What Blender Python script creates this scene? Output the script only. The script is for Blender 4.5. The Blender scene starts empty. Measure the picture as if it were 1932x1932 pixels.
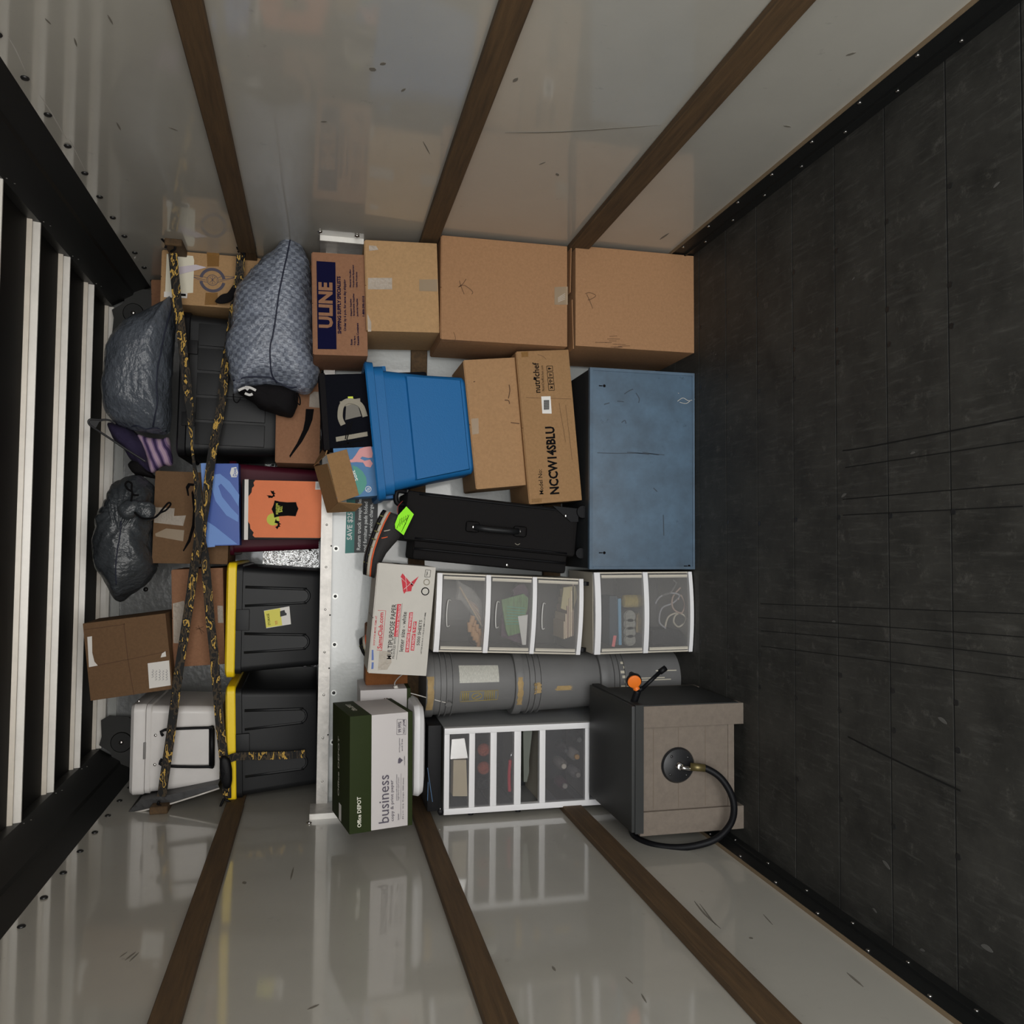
import bpy, bmesh, math, random
from mathutils import Vector, Matrix, Euler, noise as mnoise
random.seed(7)
S = bpy.context.scene
COL = S.collection

# ------------------------------------------------------------------ camera
# The phone was held sideways: the picture's left is the truck's roof, its right the floor.
# World: x = truck's right, y = towards the cab, z = up.  Image 1932 x 1932, focal 1550 px.
FPX = 1550.0
CAM = Vector((-.091, 0, 1.578))
_p, _y, _r = [math.radians(a) for a in (13.19, 2.495, -.465)]
CF = Vector((math.sin(_y)*math.cos(_p), math.cos(_y)*math.cos(_p), -math.sin(_p)))
_u0 = Vector((1, 0, 0)); _u0 = (_u0-CF*CF.dot(_u0)).normalized()
CU = math.cos(_r)*_u0+math.sin(_r)*CF.cross(_u0)
CR = CF.cross(CU)
cd = bpy.data.cameras.new('camera'); cam = bpy.data.objects.new('camera', cd); COL.objects.link(cam)
cd.sensor_width = 36; cd.lens = 36*FPX/1932; cd.clip_start = .05
cam.matrix_world = Matrix(((CR.x, CU.x, -CF.x, CAM.x), (CR.y, CU.y, -CF.y, CAM.y), (CR.z, CU.z, -CF.z, CAM.z), (0, 0, 0, 1)))
S.camera = cam

# ------------------------------------------------------------------ world: overcast daylight outside the open rear
REAR = -1.25
W = bpy.data.worlds.new('overcast'); S.world = W; W.use_nodes = True
nt = W.node_tree; nt.nodes.clear()
out = nt.nodes.new('ShaderNodeOutputWorld'); bg = nt.nodes.new('ShaderNodeBackground')
tc = nt.nodes.new('ShaderNodeTexCoord'); sep = nt.nodes.new('ShaderNodeSeparateXYZ'); rp = nt.nodes.new('ShaderNodeValToRGB')
mp = nt.nodes.new('ShaderNodeMapRange'); mp.inputs[1].default_value = -.15; mp.inputs[2].default_value = .25
nt.links.new(tc.outputs['Generated'], sep.inputs[0]); nt.links.new(sep.outputs[2], mp.inputs[0]); nt.links.new(mp.outputs[0], rp.inputs[0])
rp.color_ramp.elements[0].position = .25; rp.color_ramp.elements[0].color = (.72, .70, .67, 1)
rp.color_ramp.elements[1].position = .55; rp.color_ramp.elements[1].color = (.97, .99, 1.0, 1)
nt.links.new(rp.outputs[0], bg.inputs[0]); bg.inputs[1].default_value = 6.0
nt.links.new(bg.outputs[0], out.inputs[0])
# portal in the open rear doorway: only guides the sampling of the sky that comes in there
pl = bpy.data.lights.new('rear_doorway_portal', 'AREA'); pl.shape = 'RECTANGLE'; pl.size = 2.4; pl.size_y = 2.66
pl.cycles.is_portal = True
po = bpy.data.objects.new('rear_doorway_portal', pl); COL.objects.link(po)
po.location = (0, REAR, 1.33); po.rotation_euler = (math.radians(90), 0, 0)

S.view_settings.view_transform = 'Standard'; S.view_settings.look = 'None'; S.view_settings.gamma = 1
S.view_settings.use_curve_mapping = False; S.view_settings.exposure = 0.45

# ------------------------------------------------------------------ photo measurement helpers (pixel -> place at a real distance)
def ray(u, v): return CF+CR*((u-966)/FPX)-CU*((v-966)/FPX)
def at(u, v, Y): d = ray(u, v); return CAM+d*((Y-CAM.y)/d.y)
def atx(u, v, X): d = ray(u, v); return CAM+d*((X-CAM.x)/d.x)
def atz(u, v, Z): d = ray(u, v); return CAM+d*((Z-CAM.z)/d.z)
def cr(ox, oy, pts, s=400/1932): return [(ox+x*s, oy+y*s) for x, y in pts]

# ------------------------------------------------------------------ materials
MATS = {}
def srgb(c): return tuple((x/255/12.92 if x/255 <= .04045 else ((x/255+.055)/1.055)**2.4) for x in c)
def mat(name, col, rough=.6, metal=0, var=0, vscale=6, bump=0, bscale=60, stretch=(1, 1, 1), spec=.5, coat=0, alpha=1, dark=None, spots=0):
    if name in MATS: return MATS[name]
    m = bpy.data.materials.new(name); m.use_nodes = True; MATS[name] = m
    t = m.node_tree; b = t.nodes['Principled BSDF']
    b.inputs['Base Color'].default_value = (*col, 1); b.inputs['Roughness'].default_value = rough
    b.inputs['Metallic'].default_value = metal; b.inputs['Specular IOR Level'].default_value = spec
    b.inputs['Coat Weight'].default_value = coat; b.inputs['Coat Roughness'].default_value = .07; b.inputs['Coat IOR'].default_value = 1.6
    m.diffuse_color = (*col, 1)
    if var or bump or spots:
        tcn = t.nodes.new('ShaderNodeTexCoord'); mpn = t.nodes.new('ShaderNodeMapping'); mpn.inputs['Scale'].default_value = stretch
        t.links.new(tcn.outputs['Object'], mpn.inputs[0])
    colsock = None
    if var:
        n = t.nodes.new('ShaderNodeTexNoise'); n.inputs['Scale'].default_value = vscale; n.inputs['Detail'].default_value = 8; n.inputs['Roughness'].default_value = .65
        t.links.new(mpn.outputs[0], n.inputs[0])
        r = t.nodes.new('ShaderNodeValToRGB'); d = dark if dark else tuple(c*(1-var) for c in col)
        r.color_ramp.elements[0].position = .3; r.color_ramp.elements[0].color = (*d, 1)
        r.color_ramp.elements[1].position = .7; r.color_ramp.elements[1].color = (*[min(1, c*(1+var*.4)) for c in col], 1)
        t.links.new(n.outputs['Fac'], r.inputs[0]); colsock = r.outputs[0]
    if spots:
        n2 = t.nodes.new('ShaderNodeTexNoise'); n2.inputs['Scale'].default_value = 22; n2.inputs['Detail'].default_value = 5; n2.inputs['Roughness'].default_value = .7
        t.links.new(mpn.outputs[0], n2.inputs[0])
        r2 = t.nodes.new('ShaderNodeValToRGB'); r2.color_ramp.elements[0].position = .655; r2.color_ramp.elements[0].color = (0, 0, 0, 1)
        r2.color_ramp.elements[1].position = .74; r2.color_ramp.elements[1].color = (spots, spots, spots, 1)
        t.links.new(n2.outputs['Fac'], r2.inputs[0])
        mx = t.nodes.new('ShaderNodeMix'); mx.data_type = 'RGBA'
        t.links.new(r2.outputs[0], mx.inputs[0])
        if colsock: t.links.new(colsock, mx.inputs[6])
        else: mx.inputs[6].default_value = (*col, 1)
        mx.inputs[7].default_value = (*[c*.3 for c in col], 1); colsock = mx.outputs[2]
    if colsock: t.links.new(colsock, b.inputs['Base Color'])
    if bump:
        n = t.nodes.new('ShaderNodeTexNoise'); n.inputs['Scale'].default_value = bscale; n.inputs['Detail'].default_value = 4
        t.links.new(mpn.outputs[0], n.inputs[0])
        bp = t.nodes.new('ShaderNodeBump'); bp.inputs['Strength'].default_value = bump; bp.inputs['Distance'].default_value = .01
        t.links.new(n.outputs['Fac'], bp.inputs['Height']); t.links.new(bp.outputs[0], b.inputs['Normal'])
    if alpha < 1: b.inputs['Alpha'].default_value = alpha
    return m
def frosted(name, col, clear):
    m = bpy.data.materials.new(name); m.use_nodes = True; t = m.node_tree; b = t.nodes['Principled BSDF']; o = t.nodes['Material Output']
    b.inputs['Base Color'].default_value = (*col, 1); b.inputs['Roughness'].default_value = .25
    tr = t.nodes.new('ShaderNodeBsdfTransparent'); mx = t.nodes.new('ShaderNodeMixShader'); mx.inputs[0].default_value = clear
    t.links.new(b.outputs[0], mx.inputs[1]); t.links.new(tr.outputs[0], mx.inputs[2]); t.links.new(mx.outputs[0], o.inputs[0]); return m

def card(name, rgb, var=.14): return mat(name, srgb(rgb), .85, var=var, vscale=90, bump=.12, bscale=140, spec=.2)
M_card = card('cardboard', (160, 121, 87))
M_card2 = card('cardboard_tan', (176, 141, 101))
M_cardr = card('cardboard_reddish', (146, 106, 80))
M_cardd = card('cardboard_dull', (112, 86, 62))
M_cardi = card('cardboard_inside', (150, 116, 78))
M_tape = mat('packing_tape', srgb((205, 182, 152)), .25, alpha=.45)
M_tapew = mat('shiny_tape', srgb((226, 214, 198)), .2, alpha=.5, bump=.9, bscale=70)
M_tapeb = mat('brown_tape', srgb((160, 115, 55)), .3, alpha=.6)
M_ink = mat('black_ink', (.006, .0055, .006), .9, spec=.08)
M_inksoft = mat('pen_ink', srgb((88, 60, 38)), .8)
M_navy = mat('navy_print', srgb((18, 18, 50)), .9, spec=.08)
M_white = mat('white_paper', srgb((226, 222, 216)), .75)
M_whitep = mat('white_plastic', srgb((228, 226, 226)), .35, bump=.03, bscale=30)
M_cool = mat('cooler_white', srgb((218, 214, 211)), .4, var=.05, vscale=12)
M_red = mat('red_print', srgb((196, 44, 58)), .7)
M_blk = mat('black_plastic', (.005, .005, .006), .5, bump=.05, bscale=200, spec=.18)
M_blk2 = mat('charcoal_plastic', (.009, .0095, .0105), .5, var=.2, vscale=4, spec=.3)
M_blkcloth = mat('black_fabric', (.008, .007, .008), .9, bump=.3, bscale=300, spec=.2)
M_suit = mat('suitcase_fabric', (.006, .005, .005), .8, bump=.3, bscale=500, spec=.25)
M_metal = mat('galvanised_steel', srgb((205, 200, 193)), .4, metal=.2, var=.2, vscale=24, bump=.1, bscale=60)
M_bolt = mat('bolt_head', (.55, .53, .5), .3, metal=1)
M_dkbolt = mat('dark_bolt', (.05, .05, .05), .4, metal=.8)
M_chrome = mat('chrome', (.8, .8, .8), .12, metal=1)
M_wood = mat('stained_wood', srgb((88, 66, 40)), .8, var=.45, vscale=5, stretch=(14, .8, 14), bump=.2, bscale=40)
M_blue = mat('blue_tote_plastic', srgb((26, 100, 158)), .5, bump=.06, bscale=160, spec=.25)
M_yel = mat('yellow_lid', srgb((255, 218, 24)), .45, bump=.06, bscale=150)
M_grey = mat('grey_bucket', srgb((112, 111, 110)), .5, var=.12, vscale=5)
M_tanpaint = mat('tan_paint_smear', srgb((168, 142, 98)), .8, var=.3, vscale=30)

# ------------------------------------------------------------------ mesh helpers
def link(name, me, m, parent=None):
    o = bpy.data.objects.new(name, me); COL.objects.link(o)
    if m is not None and not me.materials: me.materials.append(m)
    if parent is not None: o.parent = parent
    return o
def mesh(name, verts, faces, m, parent=None, smooth=False):
    me = bpy.data.meshes.new(name); me.from_pydata([tuple(v) for v in verts], [], faces); me.update()
    bm = bmesh.new(); bm.from_mesh(me); bmesh.ops.recalc_face_normals(bm, faces=bm.faces); bm.to_mesh(me); bm.free()
    if smooth: me.polygons.foreach_set('use_smooth', [True]*len(me.polygons))
    return link(name, me, m, parent)
def bmbox(bm, x0, x1, y0, y1, z0, z1, M=None):
    vs = [bm.verts.new((x, y, z)) for x in (x0, x1) for y in (y0, y1) for z in (z0, z1)]
    if M is not None:
        for v in vs: v.co = M @ v.co
    for f in ((0, 1, 3, 2), (4, 6, 7, 5), (0, 4, 5, 1), (2, 3, 7, 6), (0, 2, 6, 4), (1, 5, 7, 3)): bm.faces.new([vs[i] for i in f])
    return vs
def fin(name, bm, m, parent=None, smooth=False, bev=0, seg=2):
    if bev: bmesh.ops.bevel(bm, geom=[e for e in bm.edges], offset=bev, segments=seg, affect='EDGES', profile=.7)
    bmesh.ops.recalc_face_normals(bm, faces=bm.faces)
    me = bpy.data.meshes.new(name); bm.to_mesh(me); bm.free()
    if smooth or bev: me.polygons.foreach_set('use_smooth', [True]*len(me.polygons))
    if bev and hasattr(me, 'set_sharp_from_angle'): me.set_sharp_from_angle(angle=.6)
    return link(name, me, m, parent)
def box(name, x0, x1, y0, y1, z0, z1, m, parent=None, bev=0, seg=2, M=None):
    bm = bmesh.new(); bmbox(bm, x0, x1, y0, y1, z0, z1, M); return fin(name, bm, m, parent, bev=bev, seg=seg)
def boxes(name, L, m, parent=None, bev=0):
    bm = bmesh.new()
    for b in L: bmbox(bm, *b)
    return fin(name, bm, m, parent, bev=bev)
def lathe(name, prof, m, parent=None, n=40, M=None, caps=True):
    verts = []; faces = []
    for r, z in prof:
        for i in range(n): a = 2*math.pi*i/n; verts.append(Vector((r*math.cos(a), r*math.sin(a), z)))
    for k in range(len(prof)-1):
        for i in range(n): j = (i+1) % n; faces.append((k*n+i, k*n+j, (k+1)*n+j, (k+1)*n+i))
    if caps: faces.append(tuple(range(n-1, -1, -1))); faces.append(tuple(range((len(prof)-1)*n, len(prof)*n)))
    if M is not None: verts = [M @ v for v in verts]
    o = mesh(name, verts, faces, m, parent, smooth=True)
    o.data.set_sharp_from_angle(angle=.7); return o
def smoothpath(pts, n=6, closed=False):
    P = [Vector(p) for p in pts]; out = []; L = len(P)
    for i in range(L if closed else L-1):
        g = lambda k: P[k % L] if closed else P[max(0, min(L-1, k))]
        a, b, c, d = g(i-1), g(i), g(i+1), g(i+2)
        for k in range(n):
            t = k/n; out.append(.5*((2*b)+(c-a)*t+(2*a-5*b+4*c-d)*t*t+(3*b-a-3*c+d)*t**3))
    if not closed: out.append(P[-1])
    return out
def tube(name, pts, r, m, parent=None, n=8, sub=6, closed=False):
    P = smoothpath(pts, sub, closed) if sub > 1 else [Vector(p) for p in pts]
    V = []; F = []; up = Vector((.31, .2, .93)).normalized(); L = len(P)
    for i, p in enumerate(P):
        if closed: t = (P[(i+1) % L]-P[i-1]).normalized()
        else: t = (P[min(i+1, L-1)]-P[max(i-1, 0)]).normalized()
        s = t.cross(up); s = s.normalized() if s.length > 1e-4 else Vector((1, 0, 0)); up = s.cross(t).normalized()
        for k in range(n): a = 2*math.pi*k/n; V.append(p+s*(math.cos(a)*r)+up*(math.sin(a)*r))
    for i in range(L if closed else L-1):
        i2 = (i+1) % L
        for k in range(n): j = (k+1) % n; F.append((i*n+k, i*n+j, i2*n+j, i2*n+k))
    if not closed: F.append(tuple(range(n-1, -1, -1))); F.append(tuple(range((L-1)*n, L*n)))
    return mesh(name, V, F, m, parent, smooth=True)
def ribbon(name, pts, w, th, m, parent=None, sub=5, normal=(0, -1, 0), widths=None, twist=None):
    P = smoothpath(pts, sub); V = []; F = []; L = len(P); N = Vector(normal)
    for i, p in enumerate(P):
        t = (P[min(i+1, L-1)]-P[max(i-1, 0)]).normalized(); s = t.cross(N).normalized(); nn = s.cross(t)
        f = i/(L-1)
        if twist: a = twist(f); s, nn = s*math.cos(a)+nn*math.sin(a), nn*math.cos(a)-s*math.sin(a)
        ww = w*(widths(f) if widths else 1)
        for q in (s*ww/2+nn*th/2, s*ww/2-nn*th/2, -s*ww/2-nn*th/2, -s*ww/2+nn*th/2): V.append(p+q)
    for i in range(L-1):
        for k in range(4): j = (k+1) % 4; F.append((i*4+k, i*4+j, i*4+4+j, i*4+4+k))
    F.append((0, 1, 2, 3)); F.append(tuple(range((L-1)*4+3, (L-1)*4-1, -1)))
    return mesh(name, V, F, m, parent)
def thing(name, label, cat, loc=(0, 0, 0), rot=(0, 0, 0), group=None):
    o = bpy.data.objects.new(name, None); COL.objects.link(o); o.location = loc; o.rotation_euler = rot; o.empty_display_size = .05
    o['label'] = label; o['category'] = cat
    if group: o['group'] = group
    return o
def tag(o, label, cat, group=None):
    o['label'] = label; o['category'] = cat
    if group: o['group'] = group
    return o
def struct(o, label=None):
    o['kind'] = 'structure'
    if label: o['label'] = label
    return o

# a boxy thing whose front face is measured in the photo: local x right, y back, z up, base centre at the origin
class Box: pass
def framed(name, label, cat, quad, Y, d, yaw=0, pitch=0, group=None, z0=None, roll=None):
    TL, TR, BR, BL = [at(u, v, Y) for u, v in quad]
    ex = (TR-TL)+(BR-BL); a = -math.atan2(ex.z, ex.x)
    if roll is not None: a = roll
    w = ((TR-TL).length+(BR-BL).length)/2; h = ((TL-BL).length+(TR-BR).length)/2
    base = (BL+BR)/2
    if z0 is not None: h += base.z-z0; base.z = z0
    eul = Euler((pitch, a, yaw)); R = eul.to_matrix()
    B = Box(); B.w, B.d, B.h = w, d, h; B.loc = base+R @ Vector((0, d/2, 0)); B.R = R
    B.o = thing(name, label, cat, B.loc, eul, group); return B
def lp(B, u, v, y=None):
    if y is None: y = -B.d/2
    o = B.R.transposed() @ (CAM-B.loc); d = B.R.transposed() @ ray(u, v); k = (y-o.y)/d.y
    return (o.x+d.x*k, o.z+d.z*k)
def poly(B, pts, m, name='print', lift=0, th=.0012, y=None, px=True, parent=None):
    y = -B.d/2 if y is None else y
    P = [lp(B, u, v, y) for u, v in pts] if px else pts
    n = len(P); yb = y-lift; yf = yb-th
    V = [(x, yb, z) for x, z in P]+[(x, yf, z) for x, z in P]
    F = [tuple(range(n)), tuple(range(2*n-1, n-1, -1))]+[(i, (i+1) % n, n+(i+1) % n, n+i) for i in range(n)]
    return mesh(name, V, F, m, parent or B.o)
def circ(B, u, v, r, m, name='print', lift=0, n=28, y=None, th=.0012):
    x, z = lp(B, u, v, y); return poly(B, [(x+r*math.cos(2*math.pi*i/n), z+r*math.sin(2*math.pi*i/n)) for i in range(n)], m, name, lift, px=False, y=y, th=th)
def ring(B, u, v, r0, r1, m, name='print', a0=0, a1=360, lift=0, n=36):
    x, z = lp(B, u, v); A = [math.radians(a0+(a1-a0)*i/n) for i in range(n+1)]
    V = [(x+r*math.cos(a), -B.d/2-lift-.0008, z+r*math.sin(a)) for a in A for r in (r0, r1)]
    return mesh(name, V, [(2*i, 2*i+1, 2*i+3, 2*i+2) for i in range(n)], m, B.o)
def strokes(B, lines, w, m, name='handwriting', lift=.0004, y=None, px=True):
    bm = bmesh.new(); y = -B.d/2 if y is None else y
    for L in lines:
        P = [Vector((*lp(B, u, v, y), 0)) if px else Vector((u, v, 0)) for u, v in L]
        if len(P) > 2: P = smoothpath(P, 4)
        prev = None
        for i, p in enumerate(P):
            t = (P[min(i+1, len(P)-1)]-P[max(i-1, 0)]); t = t.normalized() if t.length > 1e-9 else Vector((1, 0, 0)); s = Vector((-t.y, t.x, 0))*w/2
            a = [bm.verts.new((q.x, y-lift-.0006, q.y)) for q in (p+s, p-s)]
            if prev: bm.faces.new((prev[0], prev[1], a[1], a[0]))
            prev = a
    o = fin(name, bm, m, B.o)
    if len(lines) > 1: o['kind'] = 'stuff'
    return o
_tc = {}
def textmesh(s, bold):
    if (s, bold) in _tc: return _tc[(s, bold)]
    c = bpy.data.curves.new('t', 'FONT'); c.body = s; c.resolution_u = 2; c.offset = bold
    o = bpy.data.objects.new('t', c); me = bpy.data.meshes.new_from_object(o)
    V = [v.co.copy() for v in me.vertices]; F = [tuple(p.vertices) for p in me.polygons]
    bpy.data.objects.remove(o); bpy.data.curves.remove(c); bpy.data.meshes.remove(me)
    _tc[(s, bold)] = (V, F); return V, F
def text(B, s, p0, p1, hpx, m, bold=0.0, lift=.0006, name='lettering', y=None, M=None):
    """letters from pixel p0 (left end of the foot line) to p1 (its right end), hpx pixels tall"""
    V, F = textmesh(s, bold)
    if not V: return
    y = -B.d/2 if y is None else y
    x0, z0 = lp(B, *p0, y); x1, z1 = lp(B, *p1, y); dx, dz = x1-x0, z1-z0; wd = math.hypot(dx, dz)
    a, b = lp(B, 900, 900, y), lp(B, 901, 900, y); pxm = math.hypot(a[0]-b[0], a[1]-b[1])
    mnx = min(v.x for v in V); mxx = max(v.x for v in V); mny = min(v.y for v in V); mxy = max(v.y for v in V)
    ca, sa = dx/wd, dz/wd; hh = hpx*pxm
    out = []
    for v in V:
        X = (v.x-mnx)/(mxx-mnx)*wd; Z = (v.y-mny)/(mxy-mny)*hh
        out.append((x0+X*ca-Z*sa, y-lift-.0008, z0+X*sa+Z*ca))
    me = bpy.data.meshes.new(name); me.from_pydata(out, [], F); me.update()
    return link(name, me, m, B.o)
def body(B, m, name='body', bev=.004, x0=None, x1=None):
    return box(name, -B.w/2, B.w/2, -B.d/2, B.d/2, 0, B.h, m, B.o, bev=bev)
def carton(name, label, quad, Y, d, m=None, cat='box', **k):
    B = framed(name, label, cat, quad, Y, d, **k); body(B, m or M_card)
    # closing flaps on the top
    g = .0015
    for s in (-1, 1):
        x = (g, B.w/2-.004) if s > 0 else (-B.w/2+.004, -g)
        box('flap', x[0], x[1], -B.d/2+.004, B.d/2-.004, B.h, B.h+.003, m or M_card, B.o)
    return B

# an upholstered/bag like body: outline measured in the photo, real depth front to back
def blob(name, outline, Y, depth, m, parent=None, wr=.006, ws=16, seed=0, flat=.55, nt=96, nph=28, gather=None, stretch=(1, 1, 1)):
    P = [at(u, v, Y) for u, v in outline]
    cx = sum(p.x for p in P)/len(P); cz = sum(p.z for p in P)/len(P)
    P = smoothpath([Vector((p.x-cx, 0, p.z-cz)) for p in P], 6, closed=True)
    # resample by arc length
    L = [0]
    for i in range(len(P)): L.append(L[-1]+(P[(i+1) % len(P)]-P[i]).length)
    R = []
    j = 0
    for k in range(nt):
        s = L[-1]*k/nt
        while L[j+1] < s: j += 1
        f = (s-L[j])/max(1e-9, L[j+1]-L[j]); R.append(P[j].lerp(P[(j+1) % len(P)], f))
    V = []; F = []
    for i in range(nph+1):
        ph = -math.pi/2+math.pi*i/nph; c = math.cos(ph)**flat if abs(math.cos(ph)) > 1e-6 else 0; y = math.sin(ph)*depth/2
        for k in range(nt): V.append(Vector((R[k].x*c, y, R[k].z*c)))
    for i in range(nph):
        for k in range(nt): j2 = (k+1) % nt; F.append((i*nt+k, i*nt+j2, (i+1)*nt+j2, (i+1)*nt+k))
    out = []
    for v in V:
        q = Vector((v.x*stretch[0], v.y*stretch[1], v.z*stretch[2]))*ws+Vector((seed*3.1, seed, 0))
        n = mnoise.noise(q)+.5*mnoise.noise(q*2.3)+.25*mnoise.noise(q*5.1)
        dirn = Vector((v.x, v.y*1.4, v.z)); dirn = dirn.normalized() if dirn.length > 1e-6 else Vector((0, -1, 0))
        extra = Vector((0, 0, 0))
        if gather:
            gx, gz, gr, ga = gather; dx, dz = v.x-gx, v.z-gz; rr = math.hypot(dx, dz); th = math.atan2(dz, dx)
            extra = dirn*(math.sin(th*17+2*mnoise.noise(q))*ga*math.exp(-rr/gr)*min(1, rr/.02))
        out.append(v+dirn*n*wr+extra+Vector((cx, Y, cz)))
    o = mesh(name, out, F, m, parent, smooth=True); return o

# ================================================================== the truck box
HW = 1.2; ROOF = 2.635; BULK = 3.70; RAIL = 3.66; NOSE = 4.46; DECK = 1.566
M_wall = mat('glossy_wall_panel', srgb((178, 174, 164)), .4, var=.10, vscale=1.6, bump=.02, bscale=7, coat=1.0, spots=.25)
M_bulk = mat('white_bulkhead_panel', srgb((188, 190, 187)), .3, var=.06, vscale=3, bump=.10, bscale=60, coat=.5)
M_steel = mat('dark_steel_trim', (.011, .0115, .011), .5, metal=.2, var=.3, vscale=3, stretch=(4, .6, 4))
M_roof = mat('roof_skin', (.006, .0055, .005), .6, var=.4, vscale=3, spec=.25)
M_bow = mat('roof_bow_paint', srgb((234, 230, 222)), .28, var=.12, vscale=8, spec=.8)
M_bowc = mat('roof_bow_cream', srgb((226, 216, 200)), .3, var=.15, vscale=8, spec=.8)
M_deck = mat('attic_deck', (.09, .08, .07), .6, var=.3)
M_nose = mat('nose_panel', srgb((150, 152, 152)), .28, var=.15, vscale=5, bump=.25, bscale=45, coat=.4)
M_edge = mat('panel_edge', srgb((118, 100, 76)), .7)

def floor_material():
    m = bpy.data.materials.new('worn_floor_board'); m.use_nodes = True; t = m.node_tree; b = t.nodes['Principled BSDF']
    tcn = t.nodes.new('ShaderNodeNewGeometry')
    def nz(scale, st, det=8, ro=.6):
        mpn = t.nodes.new('ShaderNodeMapping'); mpn.inputs['Scale'].default_value = st; n = t.nodes.new('ShaderNodeTexNoise')
        n.inputs['Scale'].default_value = scale; n.inputs['Detail'].default_value = det; n.inputs['Roughness'].default_value = ro
        t.links.new(tcn.outputs['Position'], mpn.inputs[0]); t.links.new(mpn.outputs[0], n.inputs[0]); return n.outputs['Fac']
    def ramp(fac, p0, c0, p1, c1):
        r = t.nodes.new('ShaderNodeValToRGB'); r.color_ramp.elements[0].position = p0; r.color_ramp.elements[0].color = (*c0, 1)
        r.color_ramp.elements[1].position = p1; r.color_ramp.elements[1].color = (*c1, 1); t.links.new(fac, r.inputs[0]); return r.outputs[0]
    base = ramp(nz(5, (1, 1, 1), 10, .7), .32, (.016, .0156, .0135), .68, (.042, .0405, .035))
    scr = ramp(nz(9, (6, .7, 1), 9, .75), .52, (0, 0, 0), .72, (.7, .7, .7))
    scuff = ramp(nz(14, (1, 1, 1), 10, .8), .56, (0, 0, 0), .76, (.8, .8, .8))
    for f, c in ((scr, (.075, .073, .065, 1)), (scuff, (.12, .113, .10, 1))):
        mx = t.nodes.new('ShaderNodeMix'); mx.data_type = 'RGBA'; t.links.new(f, mx.inputs[0]); t.links.new(base, mx.inputs[6]); mx.inputs[7].default_value = c; base = mx.outputs[2]
    t.links.new(base, b.inputs['Base Color']); b.inputs['Roughness'].default_value = .62; b.inputs['Specular IOR Level'].default_value = .35
    bp = t.nodes.new('ShaderNodeBump'); bp.inputs['Strength'].default_value = .25; bp.inputs['Distance'].default_value = .004
    t.links.new(nz(40, (3, .6, 1)), bp.inputs['Height']); t.links.new(bp.outputs[0], b.inputs['Normal']); return m
M_floor = floor_material()
M_mark = mat('drag_mark', (.010, .0098, .009), .8, spec=.2)
M_mark2 = mat('board_joint', (.004, .004, .004), .9)
M_scuffw = mat('pale_scuff', (.085, .082, .075), .7)

# floor: boards laid across the truck, screwed down
floor = struct(box('floor', -HW, HW, REAR, BULK, -.06, -.032, M_steel))
PITCH = .2388; y = 3.226
boards = []
while y > REAR: boards.append(y); y -= PITCH
pb = None
for i, yy in enumerate([BULK-.235]+boards[1:] if False else boards):
    y0 = max(yy-PITCH+.003, REAR); y1 = yy-.003
    if abs((y1-y0)-(PITCH-.006)) < .01 and pb is not None:
        o = link('plank', pb, M_floor, floor); o.location.y = y1
    elif pb is None:
        bm = bmesh.new(); bmbox(bm, -HW, HW, -(PITCH-.006), 0, -.032, 0); o = fin('plank', bm, M_floor, floor); o.location.y = y1; pb = o.data
    else: box('plank', -HW, HW, y0, y1, -.032, 0, M_floor, floor)
box('plank', -HW, HW, 3.229, 3.465, -.032, 0, M_floor, floor); box('plank', -HW, HW, 3.471, BULK, -.032, 0, M_floor, floor)
bm = bmesh.new(); bmesh.ops.create_cone(bm, cap_ends=True, segments=10, radius1=.008, radius2=.008, depth=.002); scm = fin('floor_screw', bm, M_dkbolt, floor)
scm.location = (.859, boards[0]-.012, .0005)
for yy in boards[:10]:
    for x in (.859, .597, .492, .007, -.48, -.592, -.858):
        o = link('floor_screw', scm.data, None, floor); o.location = (x+random.uniform(-.006, .006), yy-.012+random.uniform(-.004, .004), .0005)
for yy in boards[:9]+[3.468]: box('joint_strip', -HW, HW, yy-.0028, yy+.0028, -.03, -.0015, M_mark2, floor)
# long drag marks and pale scuffs on the boards
for L, w in (([(1590, 850), (1640, 843), (1932, 786)], .006), ([(1595, 882), (1932, 832)], .004), ([(1590, 942), (1932, 913)], .004), ([(1590, 972), (1930, 955)], .004),
             ([(1435, 1139), (1932, 1158)], .003), ([(1430, 1165), (1932, 1202)], .003), ([(1436, 1190), (1700, 1213), (1932, 1240)], .003), ([(1436, 1219), (1650, 1245), (1932, 1282)], .003),
             ([(1600, 1390), (1680, 1430), (1812, 1492)], .007)):
    P = [atz(u, v, .0006) for u, v in L]; ribbon('drag_mark', P, w*.7, .0008, M_mark, floor, sub=2, normal=(0, 0, 1))
for u, v, a in ((1350, 669, 2), (1880, 349, 3), (1778, 1360, 5), (1672, 1632, 5), (1573, 1173, 3), (1862, 1790, 6), (1610, 526, 2), (1592, 935, 4), (1722, 855, 3), (1740, 1793, 3), (1650, 1718, 3)):
    p = atz(u, v, .0006); t_ = random.uniform(-.5, .5); ribbon('pale_scuff', [(p.x-.003*a*math.sin(t_), p.y-.003*a, .0006), (p.x+.0004*a, p.y, .0006), (p.x+.003*a*math.sin(t_), p.y+.003*a, .0006)], .0022*a, .0008, M_scuffw, floor, sub=3, normal=(0, 0, 1), widths=lambda f: .15+.85*math.sin(math.pi*f))

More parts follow.
